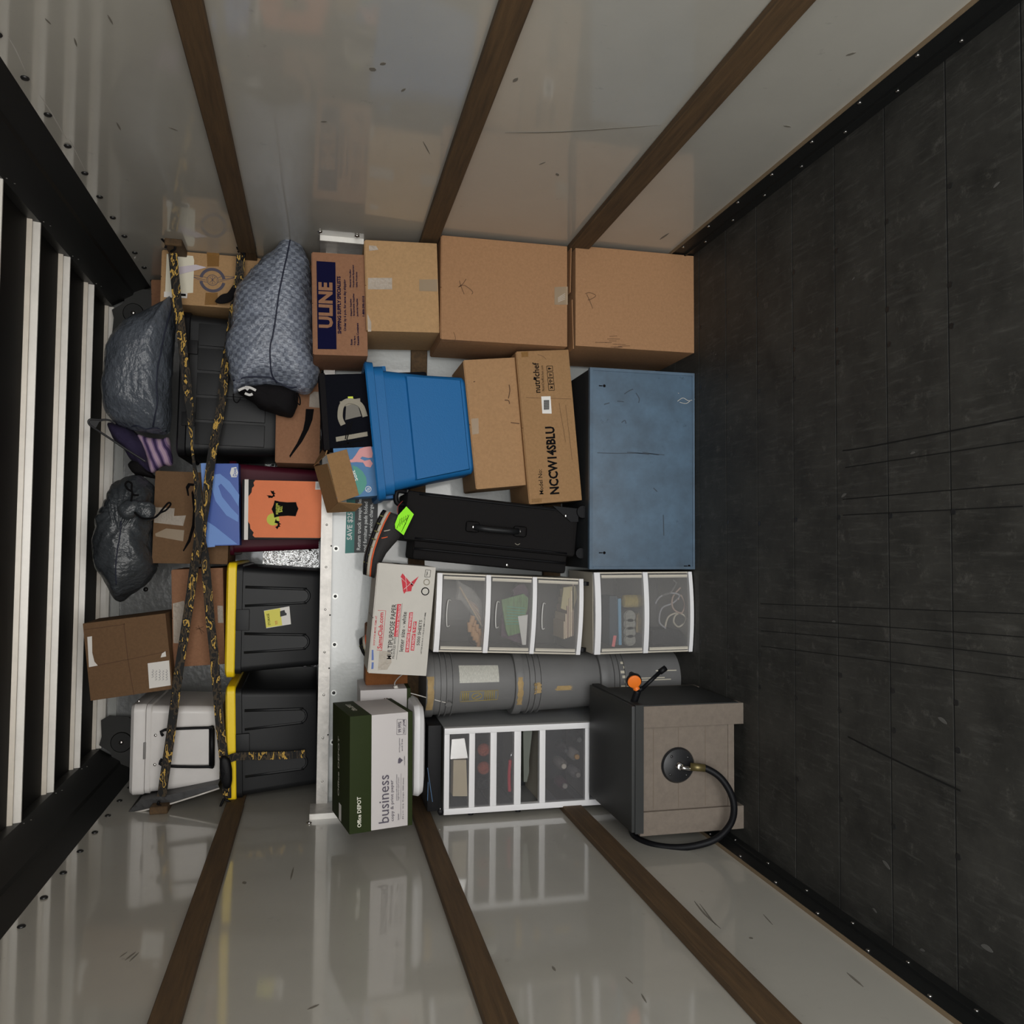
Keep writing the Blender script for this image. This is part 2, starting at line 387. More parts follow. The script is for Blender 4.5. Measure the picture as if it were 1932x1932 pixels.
# side walls with wooden rub rails, steel kick plates below and dark coves above
BM_bolt = None
def bolt(parent, loc, axis, r=.008, m=None, name='bolt'):
    global BM_bolt
    if BM_bolt is None:
        bm = bmesh.new(); bmesh.ops.create_uvsphere(bm, u_segments=10, v_segments=6, radius=1, matrix=Matrix.Diagonal((1, 1, .5, 1)))
        BM_bolt = bpy.data.meshes.new('bolt'); bm.to_mesh(BM_bolt); bm.free(); BM_bolt.polygons.foreach_set('use_smooth', [True]*len(BM_bolt.polygons)); BM_bolt.materials.append(M_bolt)
    o = link(name, BM_bolt, None, parent); o.location = loc; o.scale = (r, r, r)
    o.rotation_euler = {'x': (0, math.radians(90), 0), 'y': (math.radians(90), 0, 0), 'z': (0, 0, 0)}[axis]
    if m: o.material_slots[0].link = 'OBJECT'; o.material_slots[0].material = m
    return o
SL = [(1.866, 1.938), (1.115, 1.188), (.481, .565)]
for side, s in (('right', 1), ('left', -1)):
    x0, x1 = sorted((s*HW, s*(HW+.03)))
    wall = struct(box('wall_'+side, x0, x1, REAR, NOSE, .105, ROOF, M_wall))
    for k, (z0, z1) in enumerate(SL):
        ye = 4.4 if k == 0 else BULK
        a, b = sorted((s*HW, s*(HW-.026)))
        box('wooden_slat', a, b, REAR, 3.69 if k == 0 else ye, z0, z1, M_wood, wall, bev=.003, seg=1)
        if k == 0: a, b = sorted((s*HW, s*(HW-.02))); box('wooden_slat', a, b, 3.70, 4.4, z0+.003, z1-.003, M_wood, wall, bev=.002, seg=1)
    a, b = sorted((s*HW, s*(HW-.03))); box('wooden_slat', a, b, 3.66, 4.4, 2.165, 2.235, M_wood, wall, bev=.003, seg=1)
    # kick plate
    a, b = sorted((s*(HW+.03), s*(HW-.006)))
    kp = struct(box('baseboard_'+side, a, b, REAR, BULK, 0, .108, M_steel))
    a, b = sorted((s*HW, s*(HW-.012))); box('plate_edge', a, b, REAR, BULK, .105, .109, M_edge, kp)
    a, b = sorted((s*(HW-.006), s*(HW-.016))); box('rib', a, b, REAR, BULK, .04, .047, M_steel, kp)
    for i in range(14):
        bolt(kp, (s*(HW-.007), 3.2-i*.235, .085), 'x', .0065); bolt(kp, (s*(HW-.007), 3.12-i*.235, .022), 'x', .006)
    # cove where the wall meets the roof
    cv = [(s*HW, 2.425), (s*1.165, 2.50), (s*1.15, 2.505), (s*1.092, 2.60), (s*1.092, ROOF), (s*HW, ROOF)]
    n = len(cv); V = [(x, yy, z) for yy in (REAR, 4.40) for x, z in cv]
    F = [tuple(range(n)), tuple(range(2*n-1, n-1, -1))]+[(i, (i+1) % n, n+(i+1) % n, n+i) for i in range(n)]
    cov = struct(mesh('trim_1' if s > 0 else 'trim_2', V, F, M_steel), 'dark steel cove between wall and roof')
    for i in range(12): bolt(wall, (s*(HW-.002), 4.28-i*.2, 2.395), 'x', .012, M_dkbolt); 
    for i in range(7):
        for dz in (0, .012): bolt(cov, (s*1.096, 4.05-i*.37+dz*3, 2.59-dz), 'x', .003)

# scuffs on the walls (right wall above in the photo, left wall below)
wr_, wl_ = bpy.data.objects['wall_right'], bpy.data.objects['wall_left']
M_scr = mat('wall_scratch', srgb((112, 107, 97)), .6); M_scl = mat('wall_pale_scratch', srgb((190, 187, 180)), .5)
def wmark(side, L, w, m):
    X = (HW-.0006)*side; P = [atx(u, v, X) for u, v in L]
    ribbon('scratch', P, w, .0008, m, wr_ if side > 0 else wl_, sub=3, normal=(-side, 0, 0), widths=lambda f: .15+.85*math.sin(math.pi*f))
for L, w in (([(953, 250), (1060, 249), (1247, 236)], .006), ([(700, 134), (706, 128)], .02), ([(717, 122), (728, 119)], .012), ([(798, 267), (811, 291)], .004), ([(968, 155), (977, 147)], .012),
             ([(757, 173), (765, 167)], .008), ([(1017, 311), (1029, 306)], .005), ([(1596, 105), (1615, 99)], .01), ([(203, 28), (213, 46)], .005), ([(85, 35), (96, 46)], .005), ([(140, 72), (145, 88)], .005),
             ([(220, 231), (228, 246)], .006), ([(1245, 452), (1262, 440)], .01), ([(1050, 327), (1053, 332)], .012), ([(1478, 237), (1492, 240)], .008), ([(318, 240), (336, 247)], .006), ([(605, 230), (617, 229)], .008)):
    wmark(1, L, w, M_scr)
for L, w in (([(460, 1663), (462, 1668)], .014), ([(548, 1660), (554, 1636)], .006), ([(236, 1812), (256, 1796)], .006), ([(244, 1814), (262, 1797)], .005), ([(226, 1806), (240, 1796)], .004), ([(1598, 1835), (1629, 1862)], .008), ([(1310, 1700), (1330, 1725), (1360, 1752)], .006), ([(1320, 1705), (1350, 1745)], .004),
             ([(1440, 1725), (1458, 1745)], .004), ([(1210, 1875), (1220, 1892)], .005), ([(1042, 1823), (1048, 1832)], .008), ([(1180, 1843), (1194, 1856)], .004), ([(580, 1905), (602, 1895)], .008), ([(1415, 1768), (1419, 1772)], .012)):
    wmark(-1, L, w, M_scr)
for L in ([(15, 70), (30, 95), (48, 135)], [(75, 180), (98, 215), (125, 262)], [(132, 265), (160, 320)]): wmark(1, L, .003, M_scl)

# roof: dark skin, painted bows across
ceil = struct(box('ceiling', -HW, HW, REAR, NOSE, ROOF, ROOF+.03, M_roof))
def bowmesh(y0, m1, m2):
    # folded sheet bows: the faces lean a little so that they look down towards the open rear
    def bar(name, ya, zb, m, par):
        c = [(ya, ROOF), (ya+(ROOF-zb)*.34, zb), (ya+(ROOF-zb)*.34+.007, zb), (ya+.009, ROOF)]
        V = [(x, yy, z) for x in (-1.095, 1.095) for yy, z in c]
        return mesh(name, V, [(0, 1, 2, 3), (7, 6, 5, 4)]+[(i, (i+1) % 4, 4+(i+1) % 4, 4+i) for i in range(4)], m, par)
    o = bar('roof_bow', y0+.023, 2.600, m1, ceil); bar('bow_lip', y0, 2.619, m2, o)
for k in range(-10, 4): bowmesh(3.275+.373*k, M_bow, M_bowc)

# bulkhead under the attic, with its own slat, attic deck, steel edge rail and end brackets
bulk = struct(box('wall_front', -HW, HW, BULK, BULK+.03, 0, DECK-.03, M_bulk))
box('wooden_slat', -HW, HW, BULK-.024, BULK, 1.115, 1.188, M_wood, bulk, bev=.003, seg=1)
box('wooden_slat', -HW, HW, BULK-.024, BULK, .481, .565, M_wood, bulk, bev=.003, seg=1)
deck = struct(box('floor_attic', -HW, HW, RAIL, NOSE, DECK-.03, DECK, M_deck))
rail = struct(boxes('trim_3', [(-HW, HW, RAIL-.008, RAIL, DECK-.038, DECK+.004), (-HW, HW, RAIL-.011, RAIL-.004, DECK-.043, DECK-.038)], M_metal), 'bright steel edge rail of the attic deck')
for s in (1, -1):
    a, b = sorted((s*HW, s*(HW-.006))); box('end_bracket', a, b, 3.47, RAIL, DECK-.15, DECK+.03, M_metal, rail, bev=.001, seg=1)
    a, b = sorted((s*HW, s*(HW-.022))); box('bracket_flange', a, b, 3.465, 3.474, DECK-.15, DECK+.03, M_bow, rail)
    for yy, z in ((3.42, DECK+.03), (3.43, DECK-.12)): bolt(rail, (s*(HW-.004), yy, z), 'x', .011)
M_wash = mat('bolt_washer', (.45, .45, .43), .4, metal=.6)
for v in (742, 1035, 1125, 1216, 1307, 1400):
    p = at(634-(v-1035)*.016, v, BULK)
    lathe('washer', [(.013, 0), (.013, .003)], M_wash, bulk, 20, Matrix.Translation((p.x, BULK, p.z)) @ Matrix.Rotation(math.radians(90), 4, 'X'))
    bolt(bulk, (p.x, BULK-.004, p.z), 'y', .007, M_dkbolt)
for i in range(13): bolt(rail, (-1.1+i*.183, RAIL-.008, DECK-.02), 'y', .005)
for v in (690, 790, 905, 1030, 1160, 1260, 1385): p = at(622, v, RAIL); bolt(rail, (p.x, RAIL-.012, DECK-.0405), 'y', .0035, M_dkbolt)

# attic nose wall, corner gussets
nose = struct(box('wall_attic', -HW, HW, NOSE, NOSE+.03, DECK-.03, ROOF, M_nose))
box('header_strip', -1.0, 1.0, NOSE-.03, NOSE, 2.585, 2.655, M_bow, nose); box('header_strip', -1.1, 1.1, NOSE-.018, NOSE, 2.540, 2.578, M_bulk, nose)
for s in (1, -1):
    g = [(s*1.185, 2.40), (s*1.185, 2.52), (s*1.15, 2.54), (s*1.11, 2.545), (s*1.07, 2.60), (s*1.03, 2.59), (s*.95, 2.595), (s*.93, 2.56), (s*.94, 2.47), (s*1.02, 2.40)]
    n = len(g); V = [(x, 4.385, z) for x, z in g]+[(x, 4.40, z) for x, z in g]
    F = [tuple(range(n)), tuple(range(2*n-1, n-1, -1))]+[(i, (i+1) % n, n+(i+1) % n, n+i) for i in range(n)]
    gm = mesh('corner_gusset', V, F, mat('gusset_paint', (.016, .016, .014), .45, var=.2), nose)
    lathe('gusset_boss', [(.05, 0), (.046, .004), (.02, .004)], M_steel, gm, 24, Matrix.Translation((s*1.06, 4.384, 2.50)) @ Matrix.Rotation(math.radians(90), 4, 'X'))
    bolt(gm, (s*1.06, 4.378, 2.50), 'y', .011)
for (u, v) in ((585, 1037), (580, 1262), (275, 1112)): p = at(u, v, NOSE); bolt(nose, (p.x, NOSE-.002, p.z), 'y', .012, M_dkbolt)

box('lower_panel', -1.15, 1.15, NOSE-.006, NOSE, DECK+.012, 1.86, mat('polished_panel', (.62, .62, .61), .16, metal=.9, bump=.5, bscale=55), nose)
# sticker on the bulkhead
B = Box(); B.w, B.d, B.h = 2.4, 0, 1.5; B.loc = Vector((0, BULK, 0)); B.R = Matrix.Identity(3); B.o = bulk
st = Box(); st.__dict__.update(B.__dict__); st.o = None
M_teal = mat('teal_print', srgb((28, 120, 112)), .5); M_stk = mat('sticker_black', (.012, .012, .012), .5)
q = poly(B, [(651, 1044), (668, 1043), (671, 905), (655, 905)], M_teal, 'sticker_header', th=.0012); st.o = q; q.location = (0, BULK, 0)
poly(st, [(668, 1043), (711, 1042), (714, 905), (671, 905)], M_stk, 'sticker_panel')
M_lw = mat('sticker_white', srgb((225, 225, 222)), .6)
text(st, "SAVE $25", (665.5, 1019), (667, 967), 10.5, M_lw, .02, lift=.0016)
text(st, "Return truck swept clean", (682, 1038), (684.5, 934), 8.5, M_lw, .02, lift=.0016)
text(st, "and furniture pads folded", (693.5, 1041), (696, 947), 8.5, M_lw, .02, lift=.0016)
text(st, "to avoid service charge.", (704, 1040), (706, 950), 8.5, M_lw, .02, lift=.0016)

# ================================================================== cargo on the truck floor
# ---- stack of cartons against the right wall
B = carton('cardboard_box', 'brown cardboard box marked P standing on the floor by the right wall', [(1086, 663), (1086, 475), (1309, 482), (1310, 667)], 3.275, .38, M_card, z0=0)
strokes(B, [cr(980, 430, [(600, 600), (640, 590), (695, 617), (655, 648), (622, 658)]), cr(980, 430, [(612, 605), (640, 665), (667, 735)])], .0025, M_inksoft)
strokes(B, [cr(980, 430, [(x, yy), (x+90+random.uniform(-30, 30), yy+random.uniform(-6, 6))]) for x, yy in ((820, 990), (800, 1012), (815, 1030), (780, 1046), (850, 1060), (830, 1085), (860, 1092), (690, 1044), (900, 1078))], .002, M_inksoft, 'smudge')
for o_ in [c for c in B.o.children if c.name.startswith('flap')]: o_.rotation_euler = (0, 0, 0)
fl = [c for c in B.o.children if c.name.startswith('flap')]
for c, dz in zip(fl, (.012, .020)):
    c.rotation_euler = (0, -.03 if c is fl[0] else .02, 0); c.location.z = dz
B = carton('cardboard_box', 'largest brown cardboard box, marked K, second from the floor by the right wall', [(833, 644), (833, 451), (1071, 463), (1070, 656)], 3.30, .33, M_card)
strokes(B, [cr(660, 430, [(998, 480), (1012, 530), (1042, 605)]), cr(660, 430, [(1060, 465), (1030, 510), (990, 540), (1035, 522), (1085, 550), (1120, 585), (1110, 605)])], .0025, M_inksoft)
poly(B, cr(660, 430, [(1865, 700), (1985, 700), (1985, 535), (1865, 540)]), M_tape, 'tape'); strokes(B, [cr(660, 430, [(1895, 640+12*i), (1960, 600+16*i)]) for i in range(4)], .003, M_tapew, 'tape_crease', lift=.0015)
strokes(B, [cr(660, 430, [(840, 1030), (960, 1032), (1100, 1040)]), cr(660, 430, [(945, 950), (962, 1000), (955, 1040)])], .0018, M_inksoft, 'crease')
B = carton('cardboard_box', 'pale tan cardboard box with white tape, under the blue-lettered box by the right wall', [(694, 628), (688, 456), (825, 459), (829, 628)], 3.33, .32, M_card2)
poly(B, cr(660, 430, [(165, 560), (385, 560), (385, 456), (165, 456)]), M_tapew, 'tape'); poly(B, cr(660, 430, [(632, 575), (800, 580), (800, 470), (632, 470)]), M_tape, 'tape')
poly(B, cr(660, 430, [(165, 945), (195, 945), (195, 860), (160, 780)]), M_tapew, 'tape'); poly(B, cr(660, 430, [(175, 210), (260, 200), (240, 165), (175, 160)]), M_tapew, 'tape')
B = carton('moving_box', 'brown moving box with navy ULINE banner, on top of the stack by the right wall', [(592, 671), (589, 479), (691, 480), (694, 673)], 3.36, .30, M_cardr)
zc = lambda pts: [(585+x*115/1058, 470+yy*210/1932) for x, yy in pts]
poly(B, zc([(133, 1735), (110, 208), (440, 230), (460, 1740)]), M_navy, 'banner')
text(B, "ULINE", zc([(400, 1375)])[0], zc([(392, 585)])[0], 25, M_cardr, .045, lift=.0014)
text(B, "SHIPPING SUPPLY SPECIALISTS", zc([(545, 1472)])[0], zc([(530, 475)])[0], 6.8, M_navy, .045)
text(B, "Order by 6 p.m. for same day shipping", zc([(640, 1425)])[0], zc([(632, 530)])[0], 5.8, M_navy, .035)
for s_, a_, b_ in (("· Boxes", (738, 1690), (735, 1565)), ("· Poly Bags", (798, 1690), (795, 1510)), ("· Reusable Containers", (855, 1695), (840, 1285)),
                   ("· Shipping Supplies", (738, 1190), (725, 865)), ("· Stretchable Supplies", (785, 1190), (775, 775)), ("· Janitorial Supplies", (845, 1190), (835, 860)),
                   ("· Material Handling", (722, 690), (718, 350)), ("· Warehouse Equipment", (778, 690), (768, 275)), ("· Safety Products", (832, 690), (828, 400))):
    text(B, s_, zc([a_])[0], zc([b_])[0], 3.8, M_navy, .04)
text(B, "1-800-295-5510", zc([(948, 1170)])[0], zc([(945, 815)])[0], 4.2, M_navy, .05)

# ---- blue steel cabinet lying in the middle
M_bsteel = mat('blue_painted_steel', srgb((80, 102, 121)), .5, var=.25, vscale=7, dark=srgb((68, 83, 97)), spots=.8, bump=.05, bscale=20)
M_bdark = mat('cabinet_shell', (.02, .022, .024), .6, var=.3)
B = framed('steel_cabinet', 'scratched blue steel cabinet lying on the floor under the black suitcase', 'cabinet', [(1113, 1075), (1113, 696), (1311, 704), (1311, 1075)], 3.27, .40, z0=0)
box('shell', -B.w/2+.004, B.w/2-.004, -B.d/2+.012, B.d/2, 0, B.h, M_bdark, B.o, bev=.003)
pn = box('front_panel', -B.w/2, B.w/2, -B.d/2, -B.d/2+.02, .002, B.h+.002, M_bsteel, B.o, bev=.002)
e = .012; w2 = B.w/2
boxes('folded_edge', [(-w2, w2, -B.d/2-.004, -B.d/2, .002, e), (-w2, w2, -B.d/2-.004, -B.d/2, B.h-e, B.h+.002), (-w2, -w2+e, -B.d/2-.004, -B.d/2, e, B.h-e), (w2-e, w2, -B.d/2-.004, -B.d/2, e, B.h-e)], M_bsteel, B.o)
for u, v in ((1140, 728), (1140, 1043), (1300, 1068)):
    circ(B, u, v, .006, M_ink, 'keyhole', .0005, 14); x, z = lp(B, u-5, v); poly(B, [(x-.002, z-.004), (x+.002, z-.004), (x+.002, z+.012), (x-.002, z+.012)], M_ink, 'keyhole_slot', .0005, px=False)
M_scrd = mat('dark_scrape', srgb((52, 62, 72)), .6)
strokes(B, [cr(860, 640, L) for L in ([(1290, 1035), (1450, 1040), (1700, 1040), (1900, 1055)], [(1560, 1030), (1640, 1035), (1760, 1050)], [(1700, 1030), (1850, 1055)])], .003, M_scrd, 'scrape')
strokes(B, [cr(860, 640, L) for L in ([(1535, 500), (1580, 470), (1615, 455)], [(1640, 490), (1670, 540), (1665, 580)], [(1510, 760), (1540, 740), (1550, 770)], [(1350, 595), (1400, 580)], [(1800, 1355), (1835, 1390)], [(1470, 565), (1530, 570)], [(1890, 1600), (1895, 1790)])], .004, M_scrd, 'scrape')
M_scrl = mat('bare_scrape', srgb((196, 190, 178)), .5)
strokes(B, [cr(980, 430, L) for L in ([(1440, 1580), (1490, 1550), (1540, 1575), (1600, 1560)], [(1460, 1590), (1520, 1600), (1560, 1570)], [(1445, 1505), (1452, 1510)])], .002, M_scrl, 'scrape')

# ---- tilted stack on the cabinet: lettered carton, plain carton, blue tote
B = carton('appliance_box', 'worn cardboard box lettered NCCW14SBLU, on the blue cabinet below the plain carton', [(1000, 947), (974, 661), (1073, 658), (1098, 945)], 3.34, .33, card('cardboard_worn', (156, 121, 84)))
c4 = lambda L: cr(860, 640, L)
text(B, "NCCW14SBLU", c4([(945, 1410)])[0], c4([(898, 795)])[0], 19, M_ink, .035)
text(B, "Model No:", c4([(800, 1412)])[0], c4([(783, 1185)])[0], 8, M_ink, .004)
text(B, "nutrichef", c4([(772, 488)])[0], c4([(755, 212)])[0], 12.5, M_ink, .014)
text(B, "NutriChefKitchen.com", c4([(808, 472)])[0], c4([(795, 240)])[0], 5, M_ink)
poly(B, c4([(706, 368), (712, 342), (735, 352), (728, 375)]), M_ink, 'print')
for i, (a, b) in enumerate(((412, 468), (357, 408), (302, 350), (245, 292))):
    xo = 14-i*5
    L = c4([(833+xo, b), (833+xo-5, a), (880+xo, a-2), (885+xo, b-2)]); strokes(B, [L+[L[0]]] if False else [[L[0], L[1]], [L[1], L[2]], [L[2], L[3]], [L[3], L[0]]], .0022, M_ink, 'icon_frame')
    cx_, cy_ = 858+xo, (a+b)/2
    K = [[(cx_-12, cy_+10), (cx_+10, cy_-10)], [(cx_-10, cy_-12), (cx_+12, cy_+10)]] if i == 0 else [[(cx_+14, cy_), (cx_-4, cy_)], [(cx_-4, cy_-16), (cx_-12, cy_), (cx_-4, cy_+16)]] if i == 1 else [[(cx_+14, cy_), (cx_, cy_)], [(cx_-12, cy_-8), (cx_, cy_-6)], [(cx_-12, cy_+8), (cx_, cy_+6)]] if i == 2 else [[(cx_+12, cy_), (cx_-12, cy_)], [(cx_-4, cy_-8), (cx_-14, cy_), (cx_-4, cy_+8)]]
    strokes(B, [c4(k) for k in K], .004, M_ink, 'icon')
poly(B, c4([(788, 677), (778, 522), (863, 520), (873, 678)]), M_white, 'barcode_sticker')
strokes(B, [c4([(800+(i % 1), 640-i*8), (850, 638-i*8)]) for i in range(11)], .0028, M_ink, 'barcode', lift=.0016)
strokes(B, [c4([(745, 140), (790, 155), (825, 185)]), c4([(640, 530), (720, 535), (1050, 545)]), c4([(940, 580), (1000, 940)]), c4([(1000, 600), (1060, 1100)])], .0015, M_inksoft, 'crease')
poly(B, c4([(600, 165), (660, 160), (658, 112), (595, 118)]), M_tapeb, 'tape'); poly(B, c4([(690, 1490), (780, 1486), (782, 1450), (690, 1455)]), M_tapeb, 'tape')
B = carton('cardboard_box', 'plain speckled cardboard box directly under the blue tote', [(900, 924), (875, 680), (972, 674), (996, 915)], 3.37, .30, card('cardboard_speckled', (168, 131, 94)))
strokes(B, [c4([(485, 415), (492, 470), (478, 540)]), c4([(445, 555), (480, 560), (490, 590)]), c4([(500, 760), (580, 770)]), c4([(160, 390), (175, 385)])], .004, M_inksoft, 'smudge')
poly(B, c4([(150, 870), (210, 860), (205, 720), (140, 725)]), M_tape, 'tape')

# open blue tote
def loft(name, rings, m, parent, closed_bottom=True, n=10, top=False, r=.04):
    """rings: (half width, half depth, z, corner radius)"""
    V = []; F = []
    for (hx, hy, z, cr_) in rings:
        for (sx, sy, a0) in ((1, 1, 0), (-1, 1, 90), (-1, -1, 180), (1, -1, 270)):
            for k in range(n):
                a = math.radians(a0+90*k/(n-1)); V.append((sx*(hx-cr_)+cr_*math.cos(a), sy*(hy-cr_)+cr_*math.sin(a), z))
    L = 4*n
    for i in range(len(rings)-1):
        for k in range(L): j = (k+1) % L; F.append((i*L+k, i*L+j, (i+1)*L+j, (i+1)*L+k))
    if closed_bottom: F.append(tuple(range(L-1, -1, -1)))
    if top: F.append(tuple(range((len(rings)-1)*L, len(rings)*L)))
    o = mesh(name, V, F, m, parent, smooth=True); o.data.set_sharp_from_angle(angle=.55); return o
B = framed('blue_tote', 'open bright blue plastic tote holding a navy bag and a diaper box', 'tote', [(716, 957), (690, 690), (877, 707), (897, 895)], 3.375, .256)
bw, rw, hh = .205, .285, B.h
loft('body', [(bw-.012, .115, 0, .03), (bw, .128, .012, .035), (rw-.045, .155, hh-.075, .045), (rw-.022, .172, hh-.073, .05), (rw-.02, .174, hh-.03, .05), (rw-.024, .17, hh-.028, .05), (rw-.03, .163, hh-.03, .045), (bw-.006, .122, .02, .03), (bw-.02, .11, .016, .03)], M_blue, B.o)
rings = [(rw-.018, .176, hh-.036, .052), (rw-.004, .187, hh-.034, .055), (rw, .19, hh-.006, .055), (rw-.008, .185, hh, .052), (rw-.026, .168, hh-.004, .05), (rw-.026, .168, hh-.036, .05)]
loft('rim', rings, M_blue, B.o, closed_bottom=False)
# raised front panel follows the taper of the front wall
def fy(z): return -(.128+(.155-.128)*(z-.012)/(hh-.087))
za, zb = .02, hh-.16; V = []
for z, xx in ((za, .188), (zb, .215)):
    for x in (-xx, xx): V += [(x, fy(z)+.004, z), (x*.985, fy(z)-.010, z+(.006 if z == za else -.008))]
mesh('front_panel', V, [(1, 3, 7, 5), (0, 1, 5, 4), (3, 2, 6, 7), (0, 2, 3, 1), (4, 5, 7, 6)], M_blue, B.o)
for s in (-1, 1): box('handle_grip', s*(rw-.03)-.022, s*(rw-.03)+.022, -.08, .08, hh-.095, hh-.035, M_blue, B.o, bev=.01)
TOTE = B
# bag and carton standing in the tote
M_navyc = mat('navy_fabric', (.004, .0045, .008), .9, bump=.3, bscale=260, spec=.12); M_greyc = mat('grey_webbing', srgb((150, 143, 128)), .8, bump=.3, bscale=200)
def inrow(name, label, cat, x0, x1, y0, y1, z0, z1, roll):
    R = TOTE.R; b = Box(); b.w, b.d, b.h = x1-x0, y1-y0, z1-z0; e_ = Euler((0, -math.atan2((TOTE.R @ Vector((1, 0, 0))).z, (TOTE.R @ Vector((1, 0, 0))).x)+roll, 0))
    b.R = e_.to_matrix(); b.loc = TOTE.loc+R @ Vector(((x0+x1)/2, (y0+y1)/2, z0)); b.o = thing(name, label, cat, b.loc, e_); return b
b = inrow('lunch_bag', 'navy soft cooler bag with grey handle, sticking out of the blue tote', 'bag', -.068, .238, -.112, .045, .16, .605, .03)
box('body', -b.w/2, b.w/2, -b.d/2, b.d/2, 0, b.h, M_navyc, b.o, bev=.025, seg=4)
box('zip_flap', -b.w/2-.004, b.w/2+.004, -b.d/2-.004, b.d/2, b.h-.028, b.h-.004, M_blkcloth, b.o, bev=.006)
c3 = lambda L: cr(580, 680, L)
hp = [Vector((x, -b.d/2-.006, z)) for x, z in (lp(b, *q) for q in c3([(325, 590), (298, 520), (310, 420), (360, 375), (430, 380), (490, 420), (525, 515)]))]
ribbon('carry_handle', hp, .021, .008, M_greyc, b.o)
poly(b, c3([(295, 375), (480, 345), (482, 400), (300, 425)]), M_greyc, 'handle_patch', .001)
poly(b, c3([(345, 545), (352, 420), (400, 402), (460, 410), (490, 510), (440, 520)]), mat('grey_patch', srgb((120, 116, 108)), .8), 'handle_patch', .001, .003)
poly(b, c3([(370, 365), (368, 332), (415, 330), (417, 362)]), mat('lime_tag', srgb((214, 226, 60)), .6), 'label_tag', .004)
poly(b, c3([(262, 742), (258, 700), (545, 650), (550, 690)]), M_greyc, 'reflective_band', .001, .003)
strokes(b, [c3([(275, 775), (560, 715)]), c3([(380, 560), (360, 640), (345, 720)]), c3([(410, 560), (385, 640), (360, 740), (420, 790)])], .004, M_ink, 'cord', lift=.006)
# diaper carton with its flaps open
M_dia = mat('diaper_box_blue', srgb((36, 108, 162)), .5, var=.1, vscale=6)
b = framed('diaper_box', 'opened blue diaper carton with brown flaps, at the front of the blue tote', 'box', [(641, 948), (624, 838), (735, 820), (735, 935)], 3.40, .17)
th = .004
boxes('body', [(-b.w/2, b.w/2, -b.d/2, -b.d/2+th, 0, b.h), (-b.w/2, b.w/2, b.d/2-th, b.d/2, 0, b.h), (-b.w/2, -b.w/2+th, -b.d/2+th, b.d/2-th, 0, b.h), (b.w/2-th, b.w/2, -b.d/2+th, b.d/2-th, 0, b.h), (-b.w/2, b.w/2, -b.d/2, b.d/2, 0, th)], M_dia, b.o)
z5 = lambda L: [(590+x*150/1610, 800+yy*180/1932) for x, yy in L]
fr = poly(b, z5([(515, 1590), (280, 625), (690, 515), (935, 1445)]), M_cardi, 'front_flap', .004, .004)
x0, z0 = lp(b, *z5([(940, 1150)])[0])
tealp = mat('teal_disc', srgb((44, 138, 120)), .5)
cc = [lp(b, *q) for q in z5([(800, 835), (900, 870), (1010, 960), (1080, 1080), (1095, 1200), (1050, 1330), (950, 1445), (925, 1400), (870, 1180)])]
poly(b, cc, tealp, 'print', .0008, px=False)
poly(b, z5([(740, 730), (800, 715), (860, 640), (950, 500), (1040, 470), (1180, 450), (1215, 600), (1200, 680), (1130, 690), (1000, 660), (960, 700), (1050, 745), (1160, 720), (1215, 800), (1170, 880), (1070, 860), (1020, 780), (880, 770), (770, 780)]), mat('skin_print', srgb((216, 150, 150)), .6), 'print', .0008)
text(b, "Soft", z5([(920, 1140)])[0], z5([(850, 930)])[0], 6.5, M_lw, .02, lift=.0018)
ring(b, *z5([(1125, 1320)])[0], .0105, .0125, M_lw, lift=.0015); circ(b, *z5([(1125, 1320)])[0], .0105, M_dia, lift=.001)
strokes(b, [z5([(1080+15*k, 1320-22*k+20), (1150+10*k, 1350-25*k)]) for k in range(3)], .002, M_lw, 'print', lift=.0022)
# flaps: left one folded out, back one standing, right one up
V = lambda *pts: [Vector((*lp(b, u, v, y), y)).xzy for u, v, y in pts]
def sheet(name, pts, m, th=.004):
    P = V(*pts); nrm = (P[1]-P[0]).cross(P[2]-P[0]).normalized()*th; n = len(P)
    mesh(name, P+[p+nrm for p in P], [tuple(range(n)), tuple(range(2*n-1, n-1, -1))]+[(i, (i+1) % n, n+(i+1) % n, n+i) for i in range(n)], m, b.o)
zz = lambda u, v: z5([(u, v)])[0]
yf, yb = -b.d/2, b.d/2
sheet('side_flap', [(*zz(515, 1590), yf), (*zz(1000, 1635), yf-.01), (*zz(860, 1770), yf+.05), (*zz(290, 1800), yb-.02)], M_cardi)
sheet('back_flap', [(*zz(30, 860), yb), (*zz(290, 800), yf+.02), (*zz(510, 1600), yf+.01), (*zz(285, 1790), yb-.02)], M_cardi)
sheet('side_flap', [(*zz(30, 855), yb), (*zz(270, 630), yf), (*zz(410, 200), yf+.01), (*zz(370, 235), yb)], M_cardi)

